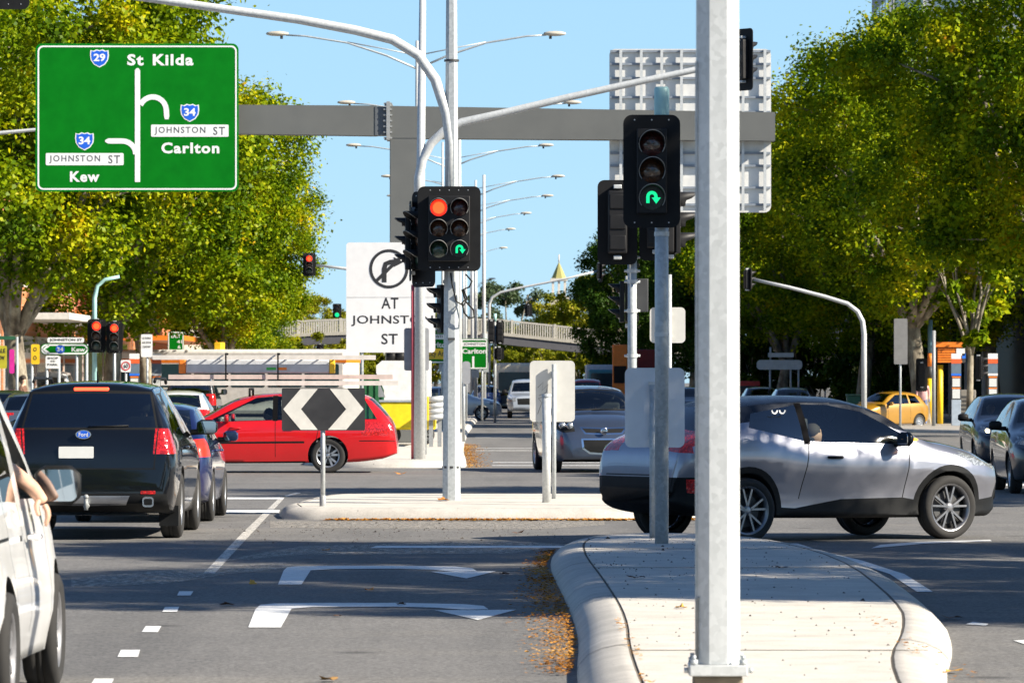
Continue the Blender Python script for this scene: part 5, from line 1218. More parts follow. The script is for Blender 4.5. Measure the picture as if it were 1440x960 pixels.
m = MB().mat(REDP).ring(circ(0, gz(514.5, 168) - .13, .155, 24), circ(0, gz(514.5, 168) - .13, .115, 24), -.078, -.0715); m.build('red_ring', None, t)
board('notice_sign', 'tall white notice board with grey lines of text under the left trees', 198.5, 214.5, 470, 502, 172, WHITE, [('NO STOPPING', 200.5, 212.5, 474, 477, LB), ('BUS ZONE', 200.5, 212.5, 480, 483, LB), ('CLEARWAY', 200.5, 212.5, 486, 489, LB)], (207,), 'sign')
board('direction_sign', 'green distance board with white numbers behind the bus on the left', 236, 259, 466, 506, 215, GREEN, [('EAST', 241, 254, 470, 475, WHITE), ('41', 249, 256, 478, 482.5, WHITE), ('6', 250, 254, 485.5, 490, WHITE), ('101', 247, 256, 493, 497.5, WHITE), ('4', 249, 253, 500, 504, WHITE)], (240, 256), 'direction sign', WHITE, .1)
DC = 158.0
t = board('direction_sign', 'green and orange Carlton board partly hidden between the two mast poles', 596, 634, 461, 511, DC, GREEN, [('Carlton', 598, 632, 481, 488.5, WHITE)], (602, 622), 'direction sign', WHITE, .08, .15)
x = gx(615, DC); f = lambda p: gx(p, DC) - x; g = lambda p: gz(p, DC) - .15
m = MB().mat(WHITE).box(f(598), f(632), -.074, -.071, g(477), g(470)); m.mat(YELLOW).box(f(597), f(633), -.074, -.071, g(505), g(490)); m.mat(LB); put_text(m, 'JOHNSTON', f(600), f(630), g(476), g(471), -.077, .015); put_text(m, 'City Arts', f(600), f(630), g(503), g(493), -.077, .015); m.build('sign_stripes', None, t)
DC = 196.0
t = board('direction_sign', 'green Carlton board behind the tall bare pole', 648, 686, 476, 519, DC, GREEN, [('Carlton', 650, 684, 490, 497, WHITE)], (656, 678), 'direction sign', WHITE, .08, .15)
x = gx(667, DC); f = lambda p: gx(p, DC) - x; g = lambda p: gz(p, DC) - .15
m = MB().mat(WHITE).box(f(650), f(684), -.074, -.071, g(487), g(481)); m.mat(LB); put_text(m, 'JOHNSTON', f(652), f(682), g(486), g(482), -.077, .015); m.mat(WHITE).box(f(664), f(667), -.074, -.071, g(517), g(501)); m.build('sign_stripes', None, t)
t = board('keep_left_sign', 'pale grey sign back with a small blue patch beside the octagonal mast pole', 650, 661.5, 508, 540, 128, MATS['sign_back_grey'], (), (652,), 'road sign', None, .08, .15)
t = board('direction_sign', 'blank white backs of an arrow sign and street sign on the right footpath', 1064, 1128, 506, 519.5, 205, flat('sign_back_white', (.55, .57, .56), .5), (), (1083, 1112, 1123), 'direction sign', None, .15)
x = gx(1096, 205); m = MB().mat(MATS['sign_back_white']).box(gx(1080, 205) - x, gx(1116, 205) - x, -.07, -.055, gz(502, 205) - .13, gz(496, 205) - .13); m.build('street_name_panel', None, t)
m = MB().mat(GALV); m.tube([(gx(1083.5, 205) - x, -.02, gz(507, 205) - .13), (gx(1083.5, 205) - x, -.02, gz(488, 205) - .13)], .04, 8); m.build('post_top', None, t)
board('road_sign', 'tall grey blank sign above the yellow hatchback', 1257, 1276, 448, 512, 168, flat('sign_dull', (.20, .20, .20), .6), (), (1266,), 'road sign', None, .04, 0)
# bus stop furniture on the right
def stop_marker(px, D, label, stripe, y0=497, y1=604):
    X = gx(px, D); g = lambda p: gz(p, D) - .13; h = 6.5*D/F; t = thing('bus_stop_marker', label, 'bus stop marker', (X, D, .13))
    m = MB().mat(flat('marker_grey', (.34, .40, .47), .5)); m.box(-h, h, -.06, .06, 0, g(562), .01); m.mat(DARK).box(-h*1.08, h*1.08, -.05, .05, g(562), g(527)); m.build('pillar', None, t)
    m = MB().mat(WHITE).box(-h*1.05, h*1.05, -.07, .06, g(504.5), g(y0)); m.mat(flat('marker_red', (.75, .12, .03), .5)).box(-h*1.05, h*1.05, -.07, .06, g(511), g(504.5)); m.build('marker_head', None, t)
    m = MB().mat(flat('marker_slate', (.12, .17, .22), .5)).box(-h*1.05, h*1.05, -.065, .055, g(525), g(511)); m.mat(stripe).box(-h*1.05, h*1.05, -.067, .057, g(528), g(525)); m.build('route_panel', None, t)
    m = MB().mat(ORANGE).box(-h*.9, h*.9, -.068, -.05, g(531), g(529))
    m.mat(flat('timetable', (.62, .64, .62), .5, var=.3, scale=60)).box(-h*.82, h*.82, -.066, -.051, g(543.5), g(532)); m.box(-h*.82, h*.82, -.066, -.051, g(560), g(547)); m.mat(ORANGE).box(-h*.9, h*.9, -.068, -.05, g(546.5), g(544.8)); m.build('timetable', None, t)
BLU2 = flat('stripe_blue', (.02, .16, .75), .5)
stop_marker(1344.5, 176, 'grey bus stop marker with a blue stripe beside the orange kiosk', BLU2); stop_marker(1396, 178, 'bus stop marker with a white stripe right of the slim tree trunk', WHITE)
stop_marker(189, 176, 'bus stop marker with orange and blue bands on the left footpath', BLU2); stop_marker(220, 180, 'bus stop marker with a plain slate panel left of the bus', WHITE)
D = 183.0; X = gx(1335, D); g = lambda p: gz(p, D) - .13; f = lambda p: gx(p, D) - X
t = thing('kiosk_sign', 'orange slatted kiosk panel on tall yellow posts at the bus stop', 'kiosk', (X, D, .13))
m = MB().mat(YELLOW); m.tube([(f(1322), 0, 0), (f(1322), 0, g(513))], .11, 14); m.build('yellow_post', None, t)
m = MB().mat(YELLOW); m.tube([(f(1306.5), -.5, 0), (f(1306.5), -.5, g(532))], .115, 14); m.mat(DARK).tube([(f(1306.5), -.5, g(532)), (f(1306.5), -.5, g(515))], .10, 14); m.mat(ORANGE).tube([(f(1306.5), -.5, g(515)), (f(1306.5), -.5, g(497))], .10, 14); m.mat(flat('post_blue', (.10, .20, .26), .5)).tube([(f(1306.5), -.5, g(497)), (f(1306.5), -.5, g(450))], .09, 14); m.build('yellow_post', None, t)
m = MB().mat(ORANGE); m.box(f(1315), f(1360), -.3, .3, g(488), g(481)); m.build('kiosk_roof', None, t)
m = MB().mat(ORANGE)
for k in range(6): m.box(f(1318), f(1352), -.25, .25, g(492 + k*3.5), g(489.4 + k*3.5))
m.mat(DARK).box(f(1316), f(1357), -.2, .2, g(510), g(489)); m.build('slat_panel', None, t)
m = MB().mat(WHITE).box(f(1344), f(1356), -.27, -.255, g(500), g(490)); m.mat(BLU2).box(f(1352), f(1357), -.27, -.255, g(504), g(497)); m.build('notice', None, t)
m = MB().mat(GALVD); m.tube([(0, 0, 0), (0, 0, gz(470, 175))], .07, 10); tag(m.build('steel_pole', None, None, (gx(1313, 175), 175, .13)), 'thin grey pole in front of the yellow kiosk posts', 'pole')
m = MB().mat(flat('cabinet_grey', (.20, .19, .17), .6)); m.box(-.35, .35, -.3, .3, 0, 1.25, .03); m.mat(DARK)
for k in range(6): m.box(-.27, .27, -.312, -.302, .2 + k*.15, .28 + k*.15)
tag(m.build('utility_cabinet', None, None, (gx(1358, 184), 184, .13)), 'grey vented cabinet between the bus stop marker and the slim trunk', 'cabinet')
m = MB().mat(flat('bin_green', (.16, .34, .20), .5)); m.box(-.28, .28, -.3, .3, 0, .95, .04); m.mat(flat('bin_lid', (.35, .48, .30), .5)).box(-.31, .31, -.34, .32, .955, 1.03, .03)
o = m.build('wheelie_bin', None, None, (gx(1200, 207), 207, .13)); tag(o, 'pale green bin between the trunks on the right footpath', 'bin')

# ------------------------------------------------------------------ guard rail, bridge, tower, buildings
t = thing('guard_rail', 'stacked grey guard rail ends with yellow tips on the far median', 'guard rail', (gx(612, 118), 118, .15)); X = gx(612, 118)
for k, py in enumerate((562, 571, 579, 587)):
    m = MB().mat(GALVP); z = gz(py, 118) - .15; m.tube([(gx(600, 118) - X, 0, z), (gx(622, 118) - X, 0, z + .03), (gx(626, 118) - X, 4, z + .03)], .07, 8); m.build('rail', None, t)
    m = MB().mat(YELLOW); m.box(gx(598.5, 118) - X, gx(603, 118) - X, -.08, .08, z - .08, z + .08, .02); m.build('yellow_tip', None, t)
for px in (606, 618):
    m = MB().mat(GALVD); m.box(gx(px, 118) - X - .05, gx(px, 118) - X + .05, .08, .18, 0, gz(560, 118) - .15); m.build('post', None, t)
DB = 352.0
def zb(px): return np.interp(px, [100, 330, 440, 560, 700, 860, 1200], [492, 478, 470, 466.5, 469, 486, 520])     # deck top in the frame
t = thing('footbridge', 'concrete footbridge with a pale picket railing crossing the road in the distance', 'bridge', (0, DB, 0))
pxs = list(range(60, 1221, 20))
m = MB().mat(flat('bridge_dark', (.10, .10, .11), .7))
A = [(gx(p, DB), gz(zb(p), DB)) for p in pxs]
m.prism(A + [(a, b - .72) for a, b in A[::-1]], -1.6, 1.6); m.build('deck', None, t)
m = MB().mat(flat('bridge_pale', (.46, .43, .36), .6))
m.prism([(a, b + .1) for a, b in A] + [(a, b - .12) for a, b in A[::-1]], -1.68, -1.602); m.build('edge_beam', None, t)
for s in (-1.6, 1.5):
    m = MB().mat(flat('rail_pale', (.52, .49, .42), .55)); m.prism([(a, b + 1.02) for a, b in A] + [(a, b + .93) for a, b in A[::-1]], s, s + .08)
    for i in range(len(A) - 1):
        for q in range(6):
            x = A[i][0] + (A[i+1][0] - A[i][0])*q/6; z = A[i][1] + (A[i+1][1] - A[i][1])*q/6; m.box(x - .035, x + .035, s + .02, s + .06, z + .1, z + .94)
        if i % 3 == 0: m.box(A[i][0] - .08, A[i][0] + .08, s - .02, s + .1, A[i][1], A[i][1] + 1.08)
    m.build('railing', None, t)
for px in (250, 905):
    m = MB().mat(flat('pier_grey', (.26, .25, .23), .7)); x = gx(px, DB); m.box(x - .5, x + .5, -1.2, 1.2, -.1, gz(zb(px), DB) - .73); m.build('pier', None, t)
# church tower far beyond the bridge
DT = 880.0; t = thing('church_tower', 'pale stone cupola with a yellow green spire beyond the bridge', 'tower', (gx(786, DT), DT, 0)); k = DT/F
stone = flat('pale_stone', (.62, .56, .47), .8)
m = MB().mat(stone); zt = lambda p: gz(p, DT); m.box(-14*k, 14*k, -14*k, 14*k, 0, zt(420)); m.box(-15*k, 15*k, -15*k, 15*k, zt(420), zt(417)); m.build('tower_base', None, t)
for sx in (-1, 0, 1):
    for sy in (-1, 1):
        m = MB().mat(stone); m.box(sx*8.4*k - 1.6*k, sx*8.4*k + 1.6*k, sy*8*k - 1.6*k, sy*8*k + 1.6*k, zt(417), zt(395)); m.build('column', None, t)
m = MB().mat(stone); m.box(-12*k, 12*k, -12*k, 12*k, zt(395), zt(391.5)); m.build('cornice', None, t)
m = MB().mat(flat('spire_green', (.30, .28, .09), .7)); m.tube([(0, 0, zt(391.5)), (0, 0, zt(383)), (0, 0, zt(369))], [11.5*k, 7.5*k, .6*k], 8, smooth=False, rot=R(22.5)); m.mat(stone).tube([(0, 0, zt(369)), (0, 0, zt(358))], .12, 6); m.build('spire', None, t)

def building(name, label, x0, x1, y0, y1, h, wall, face, floors=2, bays=5, cat='building', awn=None, parapet=True, wmat=None, roof=None):
    t = thing(name, label, cat, ((x0+x1)/2, (y0+y1)/2, 0)); hx, hy = (x1-x0)/2, (y1-y0)/2
    m = MB().mat(wall); m.box(-hx, hx, -hy, hy, 0, h); m.build('wall', None, t)
    if parapet: m = MB().mat(roof or flat('coping', (.42, .40, .37), .7)); m.box(-hx - .12, hx + .12, -hy - .12, hy + .12, h, h + .35); m.build('parapet', None, t)
    wm = wmat or flat('window_dark', (.03, .04, .05), .08, var=.0); fh = h/floors
    for fc in face:
        ln = hy if fc in ('+x', '-x') else hx; off = hx if fc in ('+x', '-x') else hy
        for fl in range(floors):
            for b in range(bays):
                c = -ln + 2*ln*(b + .5)/bays; wd = 2*ln/bays*(.36 if fl else .42); z0 = fl*fh + (.3 if fl == 0 else fh*.28); z1 = fl*fh + fh*.80
                m = MB().mat(wm); m2 = MB().mat(flat('frame_pale', (.5, .48, .44), .5))
                for mm, e, d0, d1 in ((m2, .10, -.05, .05), (m, 0, .03, .062)):
                    if fc == '+x': mm.box(off + d0, off + d1, c - wd - e, c + wd + e, z0 - e, z1 + e)
                    elif fc == '-x': mm.box(-off - d1, -off - d0, c - wd - e, c + wd + e, z0 - e, z1 + e)
                    else: mm.box(c - wd - e, c + wd + e, -off - d1, -off - d0, z0 - e, z1 + e)
                w_ = m.build('window', None, t); m2.build('frame', None, w_)
        if awn:
            m = MB().mat(awn); z = fh*.95
            if fc == '+x': m.box(off + .003, off + 2.2, -ln*.95, ln*.95, z, z + .22)
            elif fc == '-x': m.box(-off - 2.2, -off - .003, -ln*.95, ln*.95, z, z + .22)
            else: m.box(-ln*.95, ln*.95, -off - 1.8, -off - .003, z, z + .22)
            m.build('awning', None, t)
    return t
CREAM = flat('render_cream', (.48, .43, .34), .8); GREYR = flat('render_grey', (.30, .31, .32), .8); WHR = flat('render_white', (.62, .60, .55), .8)
building('shop', 'orange brick corner shop with a pale awning at the left edge', -27, -17.2, 168, 196, 8, MATS['brick_orange'], ('+x', '-y'), 2, 5, 'shop', WHR)
building('shop', 'red brick shop behind the left signal posts', -28, -17.4, 196.2, 226, 9, MATS['brick_red'], ('+x',), 2, 6, 'shop', flat('awning_orange', (.70, .22, .04), .6))
building('shop', 'orange brick shop with an orange awning behind the bus on the left', -28, -17.2, 226.2, 258, 7.5, MATS['brick_orange'], ('+x',), 2, 6, 'shop', ORANGE)
building('shop', 'cream rendered shop farthest along the left footpath', -29, -17.0, 258.2, 300, 8, CREAM, ('+x',), 2, 7, 'shop')
building('shop', 'dark shop row under the trees near the left end of the bridge', -30, -17.6, 300.2, 345, 7, flat('render_brown', (.12, .09, .07), .8), ('+x',), 2, 6, 'shop')
building('shop', 'grey rendered corner shop behind the bus stop on the right', 18.6, 30, 196, 226, 11.5, GREYR, ('-x', '-y'), 2, 4, 'shop')  # this and the right shops below made taller to shade the tree crowns
building('shop', 'cream rendered block added mostly out of view to shade the right trees', 21, 34, 183, 195.8, 13, CREAM, (), 2, 4, 'shop')  # block added to shade the lower crowns of the right trees
building('shop', 'brown brick shop behind the trunks on the right', 18.4, 30, 226.2, 270, 12, flat('brick_brown', (.10, .075, .06), .85), ('-x',), 2, 6, 'shop', DARK)
building('shop', 'dark rendered shop farthest along the right footpath', 18.4, 30, 270.2, 345, 11, flat('render_dark', (.08, .075, .07), .85), ('-x',), 2, 7, 'shop')
building('apartment_tower', 'grey apartment tower rising behind the right trees at the top of the photo', 31.8, 52, 420, 440, 44, flat('tower_grey', (.22, .25, .29), .7), ('-x', '-y'), 14, 6, 'tower', wmat=flat('tower_window', (.10, .15, .20), .1))
for k, x in enumerate((34.2, 37.5)):
    pass

# ------------------------------------------------------------------ trees
def leaves_mesh(name, clumps, per, size, seed, mat, flatn=.8):
    rg = np.random.default_rng(seed); C_ = np.array(clumps); n = len(C_)*per
    idx = np.repeat(np.arange(len(C_)), per); c = C_[idx]
    d = rg.normal(size=(n, 3)); d /= np.linalg.norm(d, axis=1)[:, None]
    rr = c[:, 3]*(rg.random(n)**.42)*(1 + .25*rg.normal(size=n)); p = c[:, :3] + d*rr[:, None]*np.array([1, 1, flatn])
    nrm = d*.55 + np.array([0, 0, .45]) + rg.normal(size=(n, 3))*.55; nrm /= np.linalg.norm(nrm, axis=1)[:, None]
    a = np.cross(nrm, rg.normal(size=(n, 3))); a /= np.linalg.norm(a, axis=1)[:, None]; b = np.cross(nrm, a)
    s = (size*(.6 + .8*rg.random(n)))[:, None]
    V = np.stack([p + a*s, p + b*s*.62 + nrm*s*.12, p - a*s*.75, p - b*s*.62 + nrm*s*.12], 1).reshape(-1, 3)
    me = bpy.data.meshes.new(name); me.vertices.add(n*4); me.vertices.foreach_set('co', V.astype(np.float32).ravel())
    me.loops.add(n*4); me.loops.foreach_set('vertex_index', np.arange(n*4, dtype=np.int32)); me.polygons.add(n)
    me.polygons.foreach_set('loop_start', np.arange(0, n*4, 4, dtype=np.int32)); me.update(calc_edges=True); me.materials.append(mat); return me
def tree_proto(seed, rad, z0, z1, ncl, per, size, mat, trunk_r=.38, fork=3.2, nl=6, lean=.6):
    rg = random.Random(seed); m = MB().mat(MATS['bark'])
    base = [(0, 0, 0), (lean*.15, 0, fork*.4), (lean*.4, .1, fork)]
    m.tube([(0, 0, -.3)] + base, [trunk_r*1.45, trunk_r*1.2, trunk_r, trunk_r*.9], 12, cap=False)
    clumps = []; H = z1 - z0
    for k in range(nl):
        a = 2*math.pi*k/nl + rg.uniform(-.4, .4); rr = rad*rg.uniform(.45, .75); zt = z0 + H*rg.uniform(.35, .95)
        if k == 0: rr *= .15; zt = z1 - 1
        tip = Vector((rr*math.cos(a), rr*math.sin(a), zt)); b0 = Vector(base[-1]); mid = b0.lerp(tip, .5) + Vector((rr*.16*math.cos(a), rr*.16*math.sin(a), -H*.02)) + Vector((rg.uniform(-.4, .4), rg.uniform(-.4, .4), 0))
        m.tube([tuple(b0 - Vector((0, 0, .3))), tuple(b0.lerp(mid, .5)), tuple(mid), tuple(mid.lerp(tip, .6)), tuple(tip)], [trunk_r*.62, trunk_r*.5, trunk_r*.38, trunk_r*.25, trunk_r*.1], 8)
        for j in range(4):
            q = b0.lerp(mid, rg.uniform(.4, 1)) if j < 2 else mid.lerp(tip, rg.uniform(.1, .9)); a2 = a + rg.uniform(-1.2, 1.2); l = rg.uniform(1.5, 3.2)*rad/6
            e = q + Vector((l*math.cos(a2), l*math.sin(a2), rg.uniform(.3, 1.6))); m.tube([tuple(q), tuple(q.lerp(e, .5) + Vector((0, 0, .15))), tuple(e)], [trunk_r*.2, trunk_r*.14, trunk_r*.06], 6)
            clumps.append((*e, rg.uniform(.7, 1.2)*rad/6))
    tries = 0
    while len(clumps) < ncl and tries < 20000:
        tries += 1
        u = rg.uniform(-1, 1); th = rg.uniform(0, 2*math.pi); f_ = rg.uniform(.45, 1.0)**.6
        env = 1 + .16*math.sin(3*th + seed) + .12*math.sin(5*th + 2.1*seed) + .15*math.sin(7*u + seed + 2*th)
        rxy = rad*math.sqrt(max(0, 1 - abs(u)**2.4))*f_*env*.92; z = (z0 + z1)/2 + u*H/2*(.86 + .14*env)
        x, y = rxy*math.cos(th), rxy*math.sin(th); r = rg.uniform(.75, 1.35)*rad/6
        if all((x-c[0])**2 + (y-c[1])**2 + (z-c[2])**2 > (.78*(r + c[3])*.62)**2 for c in clumps): clumps.append((x, y, z, r))
    tr = m.build('trunk', None); me = tr.data; bpy.data.objects.remove(tr)
    return me, leaves_mesh('crown', clumps, per, size, seed, mat)
PA = tree_proto(1, 6.4, 4.7, 15.5, 165, 720, .088, MATS['leaf'], .31, 4.0, 7, 1.6)
PB_ = tree_proto(2, 5.6, 3.6, 14.0, 150, 720, .086, MATS['leaf'], .30, 3.6, 6, -.8)
PC = tree_proto(7, 6.0, 4.8, 15.0, 160, 720, .088, MATS['leaf'], .30, 3.0, 6, 1.4)
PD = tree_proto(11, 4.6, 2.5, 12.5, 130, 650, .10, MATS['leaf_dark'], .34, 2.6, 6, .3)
PG = tree_proto(17, 5.0, 3.5, 12.5, 60, 300, .20, MATS['leaf_haze_blue'], .3, 4.0, 6, .4)
PS = tree_proto(23, 2.0, .3, 3.4, 46, 240, .10, MATS['leaf_shrub'], .09, .5, 5, .1)
PL = tree_proto(29, 4.4, 3.0, 12.0, 95, 260, .15, MATS['leaf_shrub'], .3, 3.2, 6, .4)
PSD = tree_proto(31, 2.2, .3, 3.6, 46, 260, .11, MATS['leaf_dark'], .09, .5, 5, .1)
def tree(name, proto, x, y, s, rz, label, group, z=0, sz=None, cat='tree'):
    t = thing(name, label, cat, (x, y, z), rz, group); t.scale = (s, s, sz or s)
    link('trunk', proto[0], t); link('crown', proto[1], t); return t
GLT, GRT = 'street trees along the left footpath', 'street trees along the right footpath'
tree('plane_tree', PA, -19.5, 136, 1.0, .3, 'plane tree reaching out of the left edge behind the green sign', GLT)
tree('plane_tree', PC, -15.0, 152, 1.08, 1.9, 'largest left plane tree filling the sky behind the green sign', GLT)
tree('plane_tree', PB_, -14.6, 180, 1.04, 4.0, 'left plane tree whose crown bulges out under the gantry beam', GLT)
tree('plane_tree', PA, -14.8, 205, .93, 2.6, 'left plane tree behind the bulging crown under the gantry', GLT)
tree('plane_tree', PC, -14.0, 238, .84, 5.2, 'left plane tree behind the overhead red signal', GLT)
tree('plane_tree', PB_, -15.6, 276, .70, .8, 'left plane tree beside the small green signal above the footbridge', GLT)
tree('plane_tree', PD, -18.6, 318, .80, 3.1, 'dark left tree overhanging the footbridge', GLT)
tree('plane_tree', PA, -20, 225, .9, 1.2, 'left plane tree set back over the red brick shop', GLT)
tree('plane_tree', PC, 17.0, 150, 1.02, .4, 'nearest right plane tree filling the top right corner', GRT)
tree('plane_tree', PA, 15.0, 182, .96, 2.0, 'right plane tree in front of the apartment tower', GRT)
tree('plane_tree', PB_, 14.6, 208, .97, 3.7, 'right plane tree with paired trunks behind the signal post', GRT)
tree('plane_tree', PC, 12.4, 232, .88, 5.5, 'right plane tree rising beside the edge of the sign back', GRT)
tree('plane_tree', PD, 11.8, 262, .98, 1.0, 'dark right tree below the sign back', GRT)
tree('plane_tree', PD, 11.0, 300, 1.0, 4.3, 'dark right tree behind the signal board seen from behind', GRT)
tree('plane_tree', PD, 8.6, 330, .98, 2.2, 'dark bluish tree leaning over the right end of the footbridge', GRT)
tree('plane_tree', PB_, 19.0, 196, .95, .9, 'right plane tree set back over the grey corner shop', GRT)
tree('plane_tree', PA, 18.5, 250, 1.0, 3.0, 'right plane tree set back behind the dark trees', GRT)
tree('young_tree', tree_proto(41, 1.7, 3.0, 8.2, 34, 130, .13, MATS['leaf'], .12, 2.8, 6, .15), gx(1363, 179), 179, 1.0, 0, 'young slim tree with a thin pale trunk between the bus stop markers', None)
# trees of the near right footpath: they shade the road and the near island
for x, y, p, s, rz in ((13.6, 35.5, PC, .80, 1.0), (14.4, 44.0, PB_, .86, 2.5), (15.5, 70.0, PA, .80, .2), (19.0, 84, PB_, .8, 2.0)):
    tree('plane_tree', p, x, y, s, rz, 'plane tree on the near right footpath just outside the frame', 'shade trees of the near right footpath')
for i, (x, y) in enumerate(((13.5, -14), (14, -34), (-13.5, -10), (-14, -28), (-13, -48), (13, -58), (4, -95), (-5, -98), (-14, -96), (13, -94))):  # unseen trees added behind the camera to darken what the cars reflect
    tree('plane_tree', (PA, PB_, PC)[i % 3], x, y, 1.0, i*1.1, 'plane tree added out of view behind the camera to darken reflections', 'unseen trees added for reflections')
# beyond the bridge
for i, (px, D, p, s, lab) in enumerate(((795, 420, PL, .70, 'yellow green tree below the church tower beyond the bridge'), (765, 440, PL, .62, 'low yellow tree left of the church tower beyond the bridge'), (832, 410, PL, .85, 'yellow green tree behind the bridge beside the dark bluish tree'),
        (708, 640, PG, 1.12, 'tree far beyond the bridge in the gap of sky, haze blue put in its leaves'), (612, 430, PL, .62, 'yellow green tree beyond the bridge behind the mast poles'), (560, 420, PL, .60, 'yellow green tree beyond the bridge behind the white sign'), (668, 450, PL, .60, 'yellow green tree beyond the bridge behind the tall bare pole'),
        (500, 415, PL, .62, 'yellow tree beyond the bridge left of the white sign'), (440, 400, PL, .70, 'yellow green tree beyond the left end of the bridge'), (380, 395, PL, .85, 'leafy tree beyond the bridge behind the left trees'), (725, 470, PL, .55, 'low leafy tree beyond the bridge over the minibus'), (330, 380, PD, 1.0, 'dark tree filling the left end of the bridge'), (900, 400, PD, .9, 'dark tree beyond the right end of the bridge'))):
    tree('leafy_tree', p, gx(px, D), D, s, i*1.7, lab, None)
k = 0
for px, D, s in ((350, 330, 1.3), (385, 340, 1.2), (420, 338, 1.2), (455, 342, 1.1), (490, 340, 1.0), (525, 345, 1.0), (560, 345, 1.0), (300, 325, 1.3)):
    tree('shrub', PS, gx(px, D), D, s, k*1.3, 'olive shrub on the bank under the left half of the bridge', 'shrubs on the bank under the bridge', cat='shrub'); k += 1
for px, D, s in ((720, 392, 1.1), (752, 392, 1.15), (785, 390, 1.1), (818, 388, 1.2), (690, 394, 1.0), (850, 388, 1.1)):
    tree('shrub', PS, gx(px, D), D, s, k*1.3, 'olive shrub behind the traffic under the right half of the bridge', 'shrubs behind the traffic', cat='shrub'); k += 1
for px, D, s in ((1070, 238, 1.0), (1100, 240, .9), (1230, 225, 1.05), (1262, 222, 1.0), (1285, 220, .9), (1150, 236, 1.0)):
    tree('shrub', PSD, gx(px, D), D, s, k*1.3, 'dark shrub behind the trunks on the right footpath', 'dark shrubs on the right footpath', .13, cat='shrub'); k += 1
# ------------------------------------------------------------------ cars placed in the street
A90 = R(90)
# black four wheel drive
L = 4.88; t = make_car('car', 'black four wheel drive seen from behind with lit high brake light', 'car', spec_suv(), (-4.56, 56.06, 0), A90)
hx = lambda x: x - L/2
m = MB().mat(BRAKE); m.box(hx(.345), hx(.375), -.19, .19, 1.60, 1.645, .01); m.build('brake_light', None, t)
m = MB().mat(PLATE); m.prism(rrect(-.05, .325, .885, 1.01, .01), hx(.035), hx(.02), 'yz'); m.build('number_plate', None, t)
m = MB().mat(CHROME); m.prism([(a*1.75, b) for a, b in circ(0, 0, .048, 28)], hx(.055), hx(.030), 'yz'); m.mat(BLUE).prism([(a*1.75, b) for a, b in circ(0, 0, .041, 28)], hx(.0295), hx(.026), 'yz')
me, a, b, c, d = text_mesh('Ford', .01); sx = .10/(b-a); sz = .045/(d-c); m.mat(WHITE)
base = [m.bm.verts.new((hx(.0245), -(-.05 + (v.co.x-a)*sx), -.022 + (v.co.y-c)*sz)) for v in me.vertices]
for p in me.polygons: m._f([base[i] for i in p.vertices])
o = m.build('badge', None, t, (0, .06, 1.14))
m = MB().mat(BLACK); m.tube([(hx(.12), .02, 1.215), (hx(.115), -.42, 1.235)], [.016, .008], 6); m.build('wiper', None, t)
m = MB().mat(BLACK); m.tube([(hx(1.2), 0, 1.71), (hx(1.1), 0, 1.82)], [.012, .006], 6); m.build('aerial', None, t)
m = MB().mat(CHROME); m.prism(rrect(-.58, -.46, .36, .47, .03), hx(.02), hx(-.02), 'yz'); m.mat(BLACK).prism(rrect(-.565, -.475, .38, .45, .02), hx(-.0205), hx(-.024), 'yz'); 
for v in m.bm.verts: v.co.y -= .12
m.build('exhaust', None, t)
m = MB().mat(TAIL); m.prism(rrect(-.72, -.56, .50, .535, .01), hx(.03), hx(-.006), 'yz'); m.build('reflector', None, t)
m = MB().mat(GALVD); m.tube([(hx(.1), .02, .38), (hx(-.10), .02, .37)], .03, 8); m.tube([(hx(-.10), .02, .33), (hx(-.10), .02, .45)], .022, 8); m.blob((hx(-.10), .02, .47), (.03, .03, .03)); m.build('tow_hitch', None, t)
for s in (1, -1):
    m = MB().mat(BLACK); m.tube([(hx(.7), s*.66, 1.705), (hx(.85), s*.66, 1.745), (hx(2.6), s*.645, 1.74), (hx(2.75), s*.64, 1.69)], .018, 6); m.build('roof_rail', None, t)
    m = MB().mat(BLACK); m.box(hx(.55), hx(.60), s*.72, s*.93, .14, .36); m.build('mud_flap', None, t)

t = make_car('car', 'dark blue sedan with glowing tail light ahead of the black four wheel drive', 'car', spec_blue(), (-4.50, 62.3, 0), A90)
m = MB().mat(PLATE); m.prism(rrect(-.19, .19, .70, .81, .01), -2.15 + .03, -2.15 - .01, 'yz'); m.build('number_plate', None, t)

# red wagon crossing, with ladders and a tube on its rack
RX, RD = gx(418, 93.5), 93.5
L = 5.0; rx_rear = gx(558, 92.8)
wag = make_car('car', 'bright red station wagon crossing behind the chevron sign', 'car', spec_wagon(), (rx_rear - L/2, 93.55, 0), R(180))
for x in (1.3, 2.75):
    m = MB().mat(BLACK); m.tube([(x - L/2, -.62, 1.42), (x - L/2, -.60, 1.56), (x - L/2, .60, 1.56), (x - L/2, .62, 1.42)], .022, 8); m.build('roof_rack_bar', None, wag)
DW = 93.5
def ladder(label, px0, px1, py, y, dz, col):
    z = gz(py, DW); x0, x1 = gx(px0, DW), gx(px1, DW); t = thing('ladder', label, 'ladder', ((x0+x1)/2, y, z)); h = (x1-x0)/2
    for s in (-.2, .2):
        m = MB().mat(col); m.box(-h, h, s - .025, s + .025, -.042, .042); m.build('rail', None, t)
    m = MB().mat(col)
    for k in range(int(2*h/.3)): m.tube([(-h + .15 + k*.3, -.19, 0), (-h + .15 + k*.3, .19, 0)], .015, 6)
    m.build('rung', None, t); return t
LW = flat('ladder_white', (.66, .62, .56), .5); LR = flat('ladder_red', (.56, .45, .40), .5)
ladder('lowest pale ladder on the roof rack of the red wagon', 228, 560, 538.5, 93.35, 0, LW)
ladder('reddish ladder lying on the lowest ladder over the red wagon', 238, 552, 529.8, 93.5, 0, LR)
ladder('topmost white ladder above the storage tube on the red wagon', 216, 528, 502.5, 93.45, 0, LW)
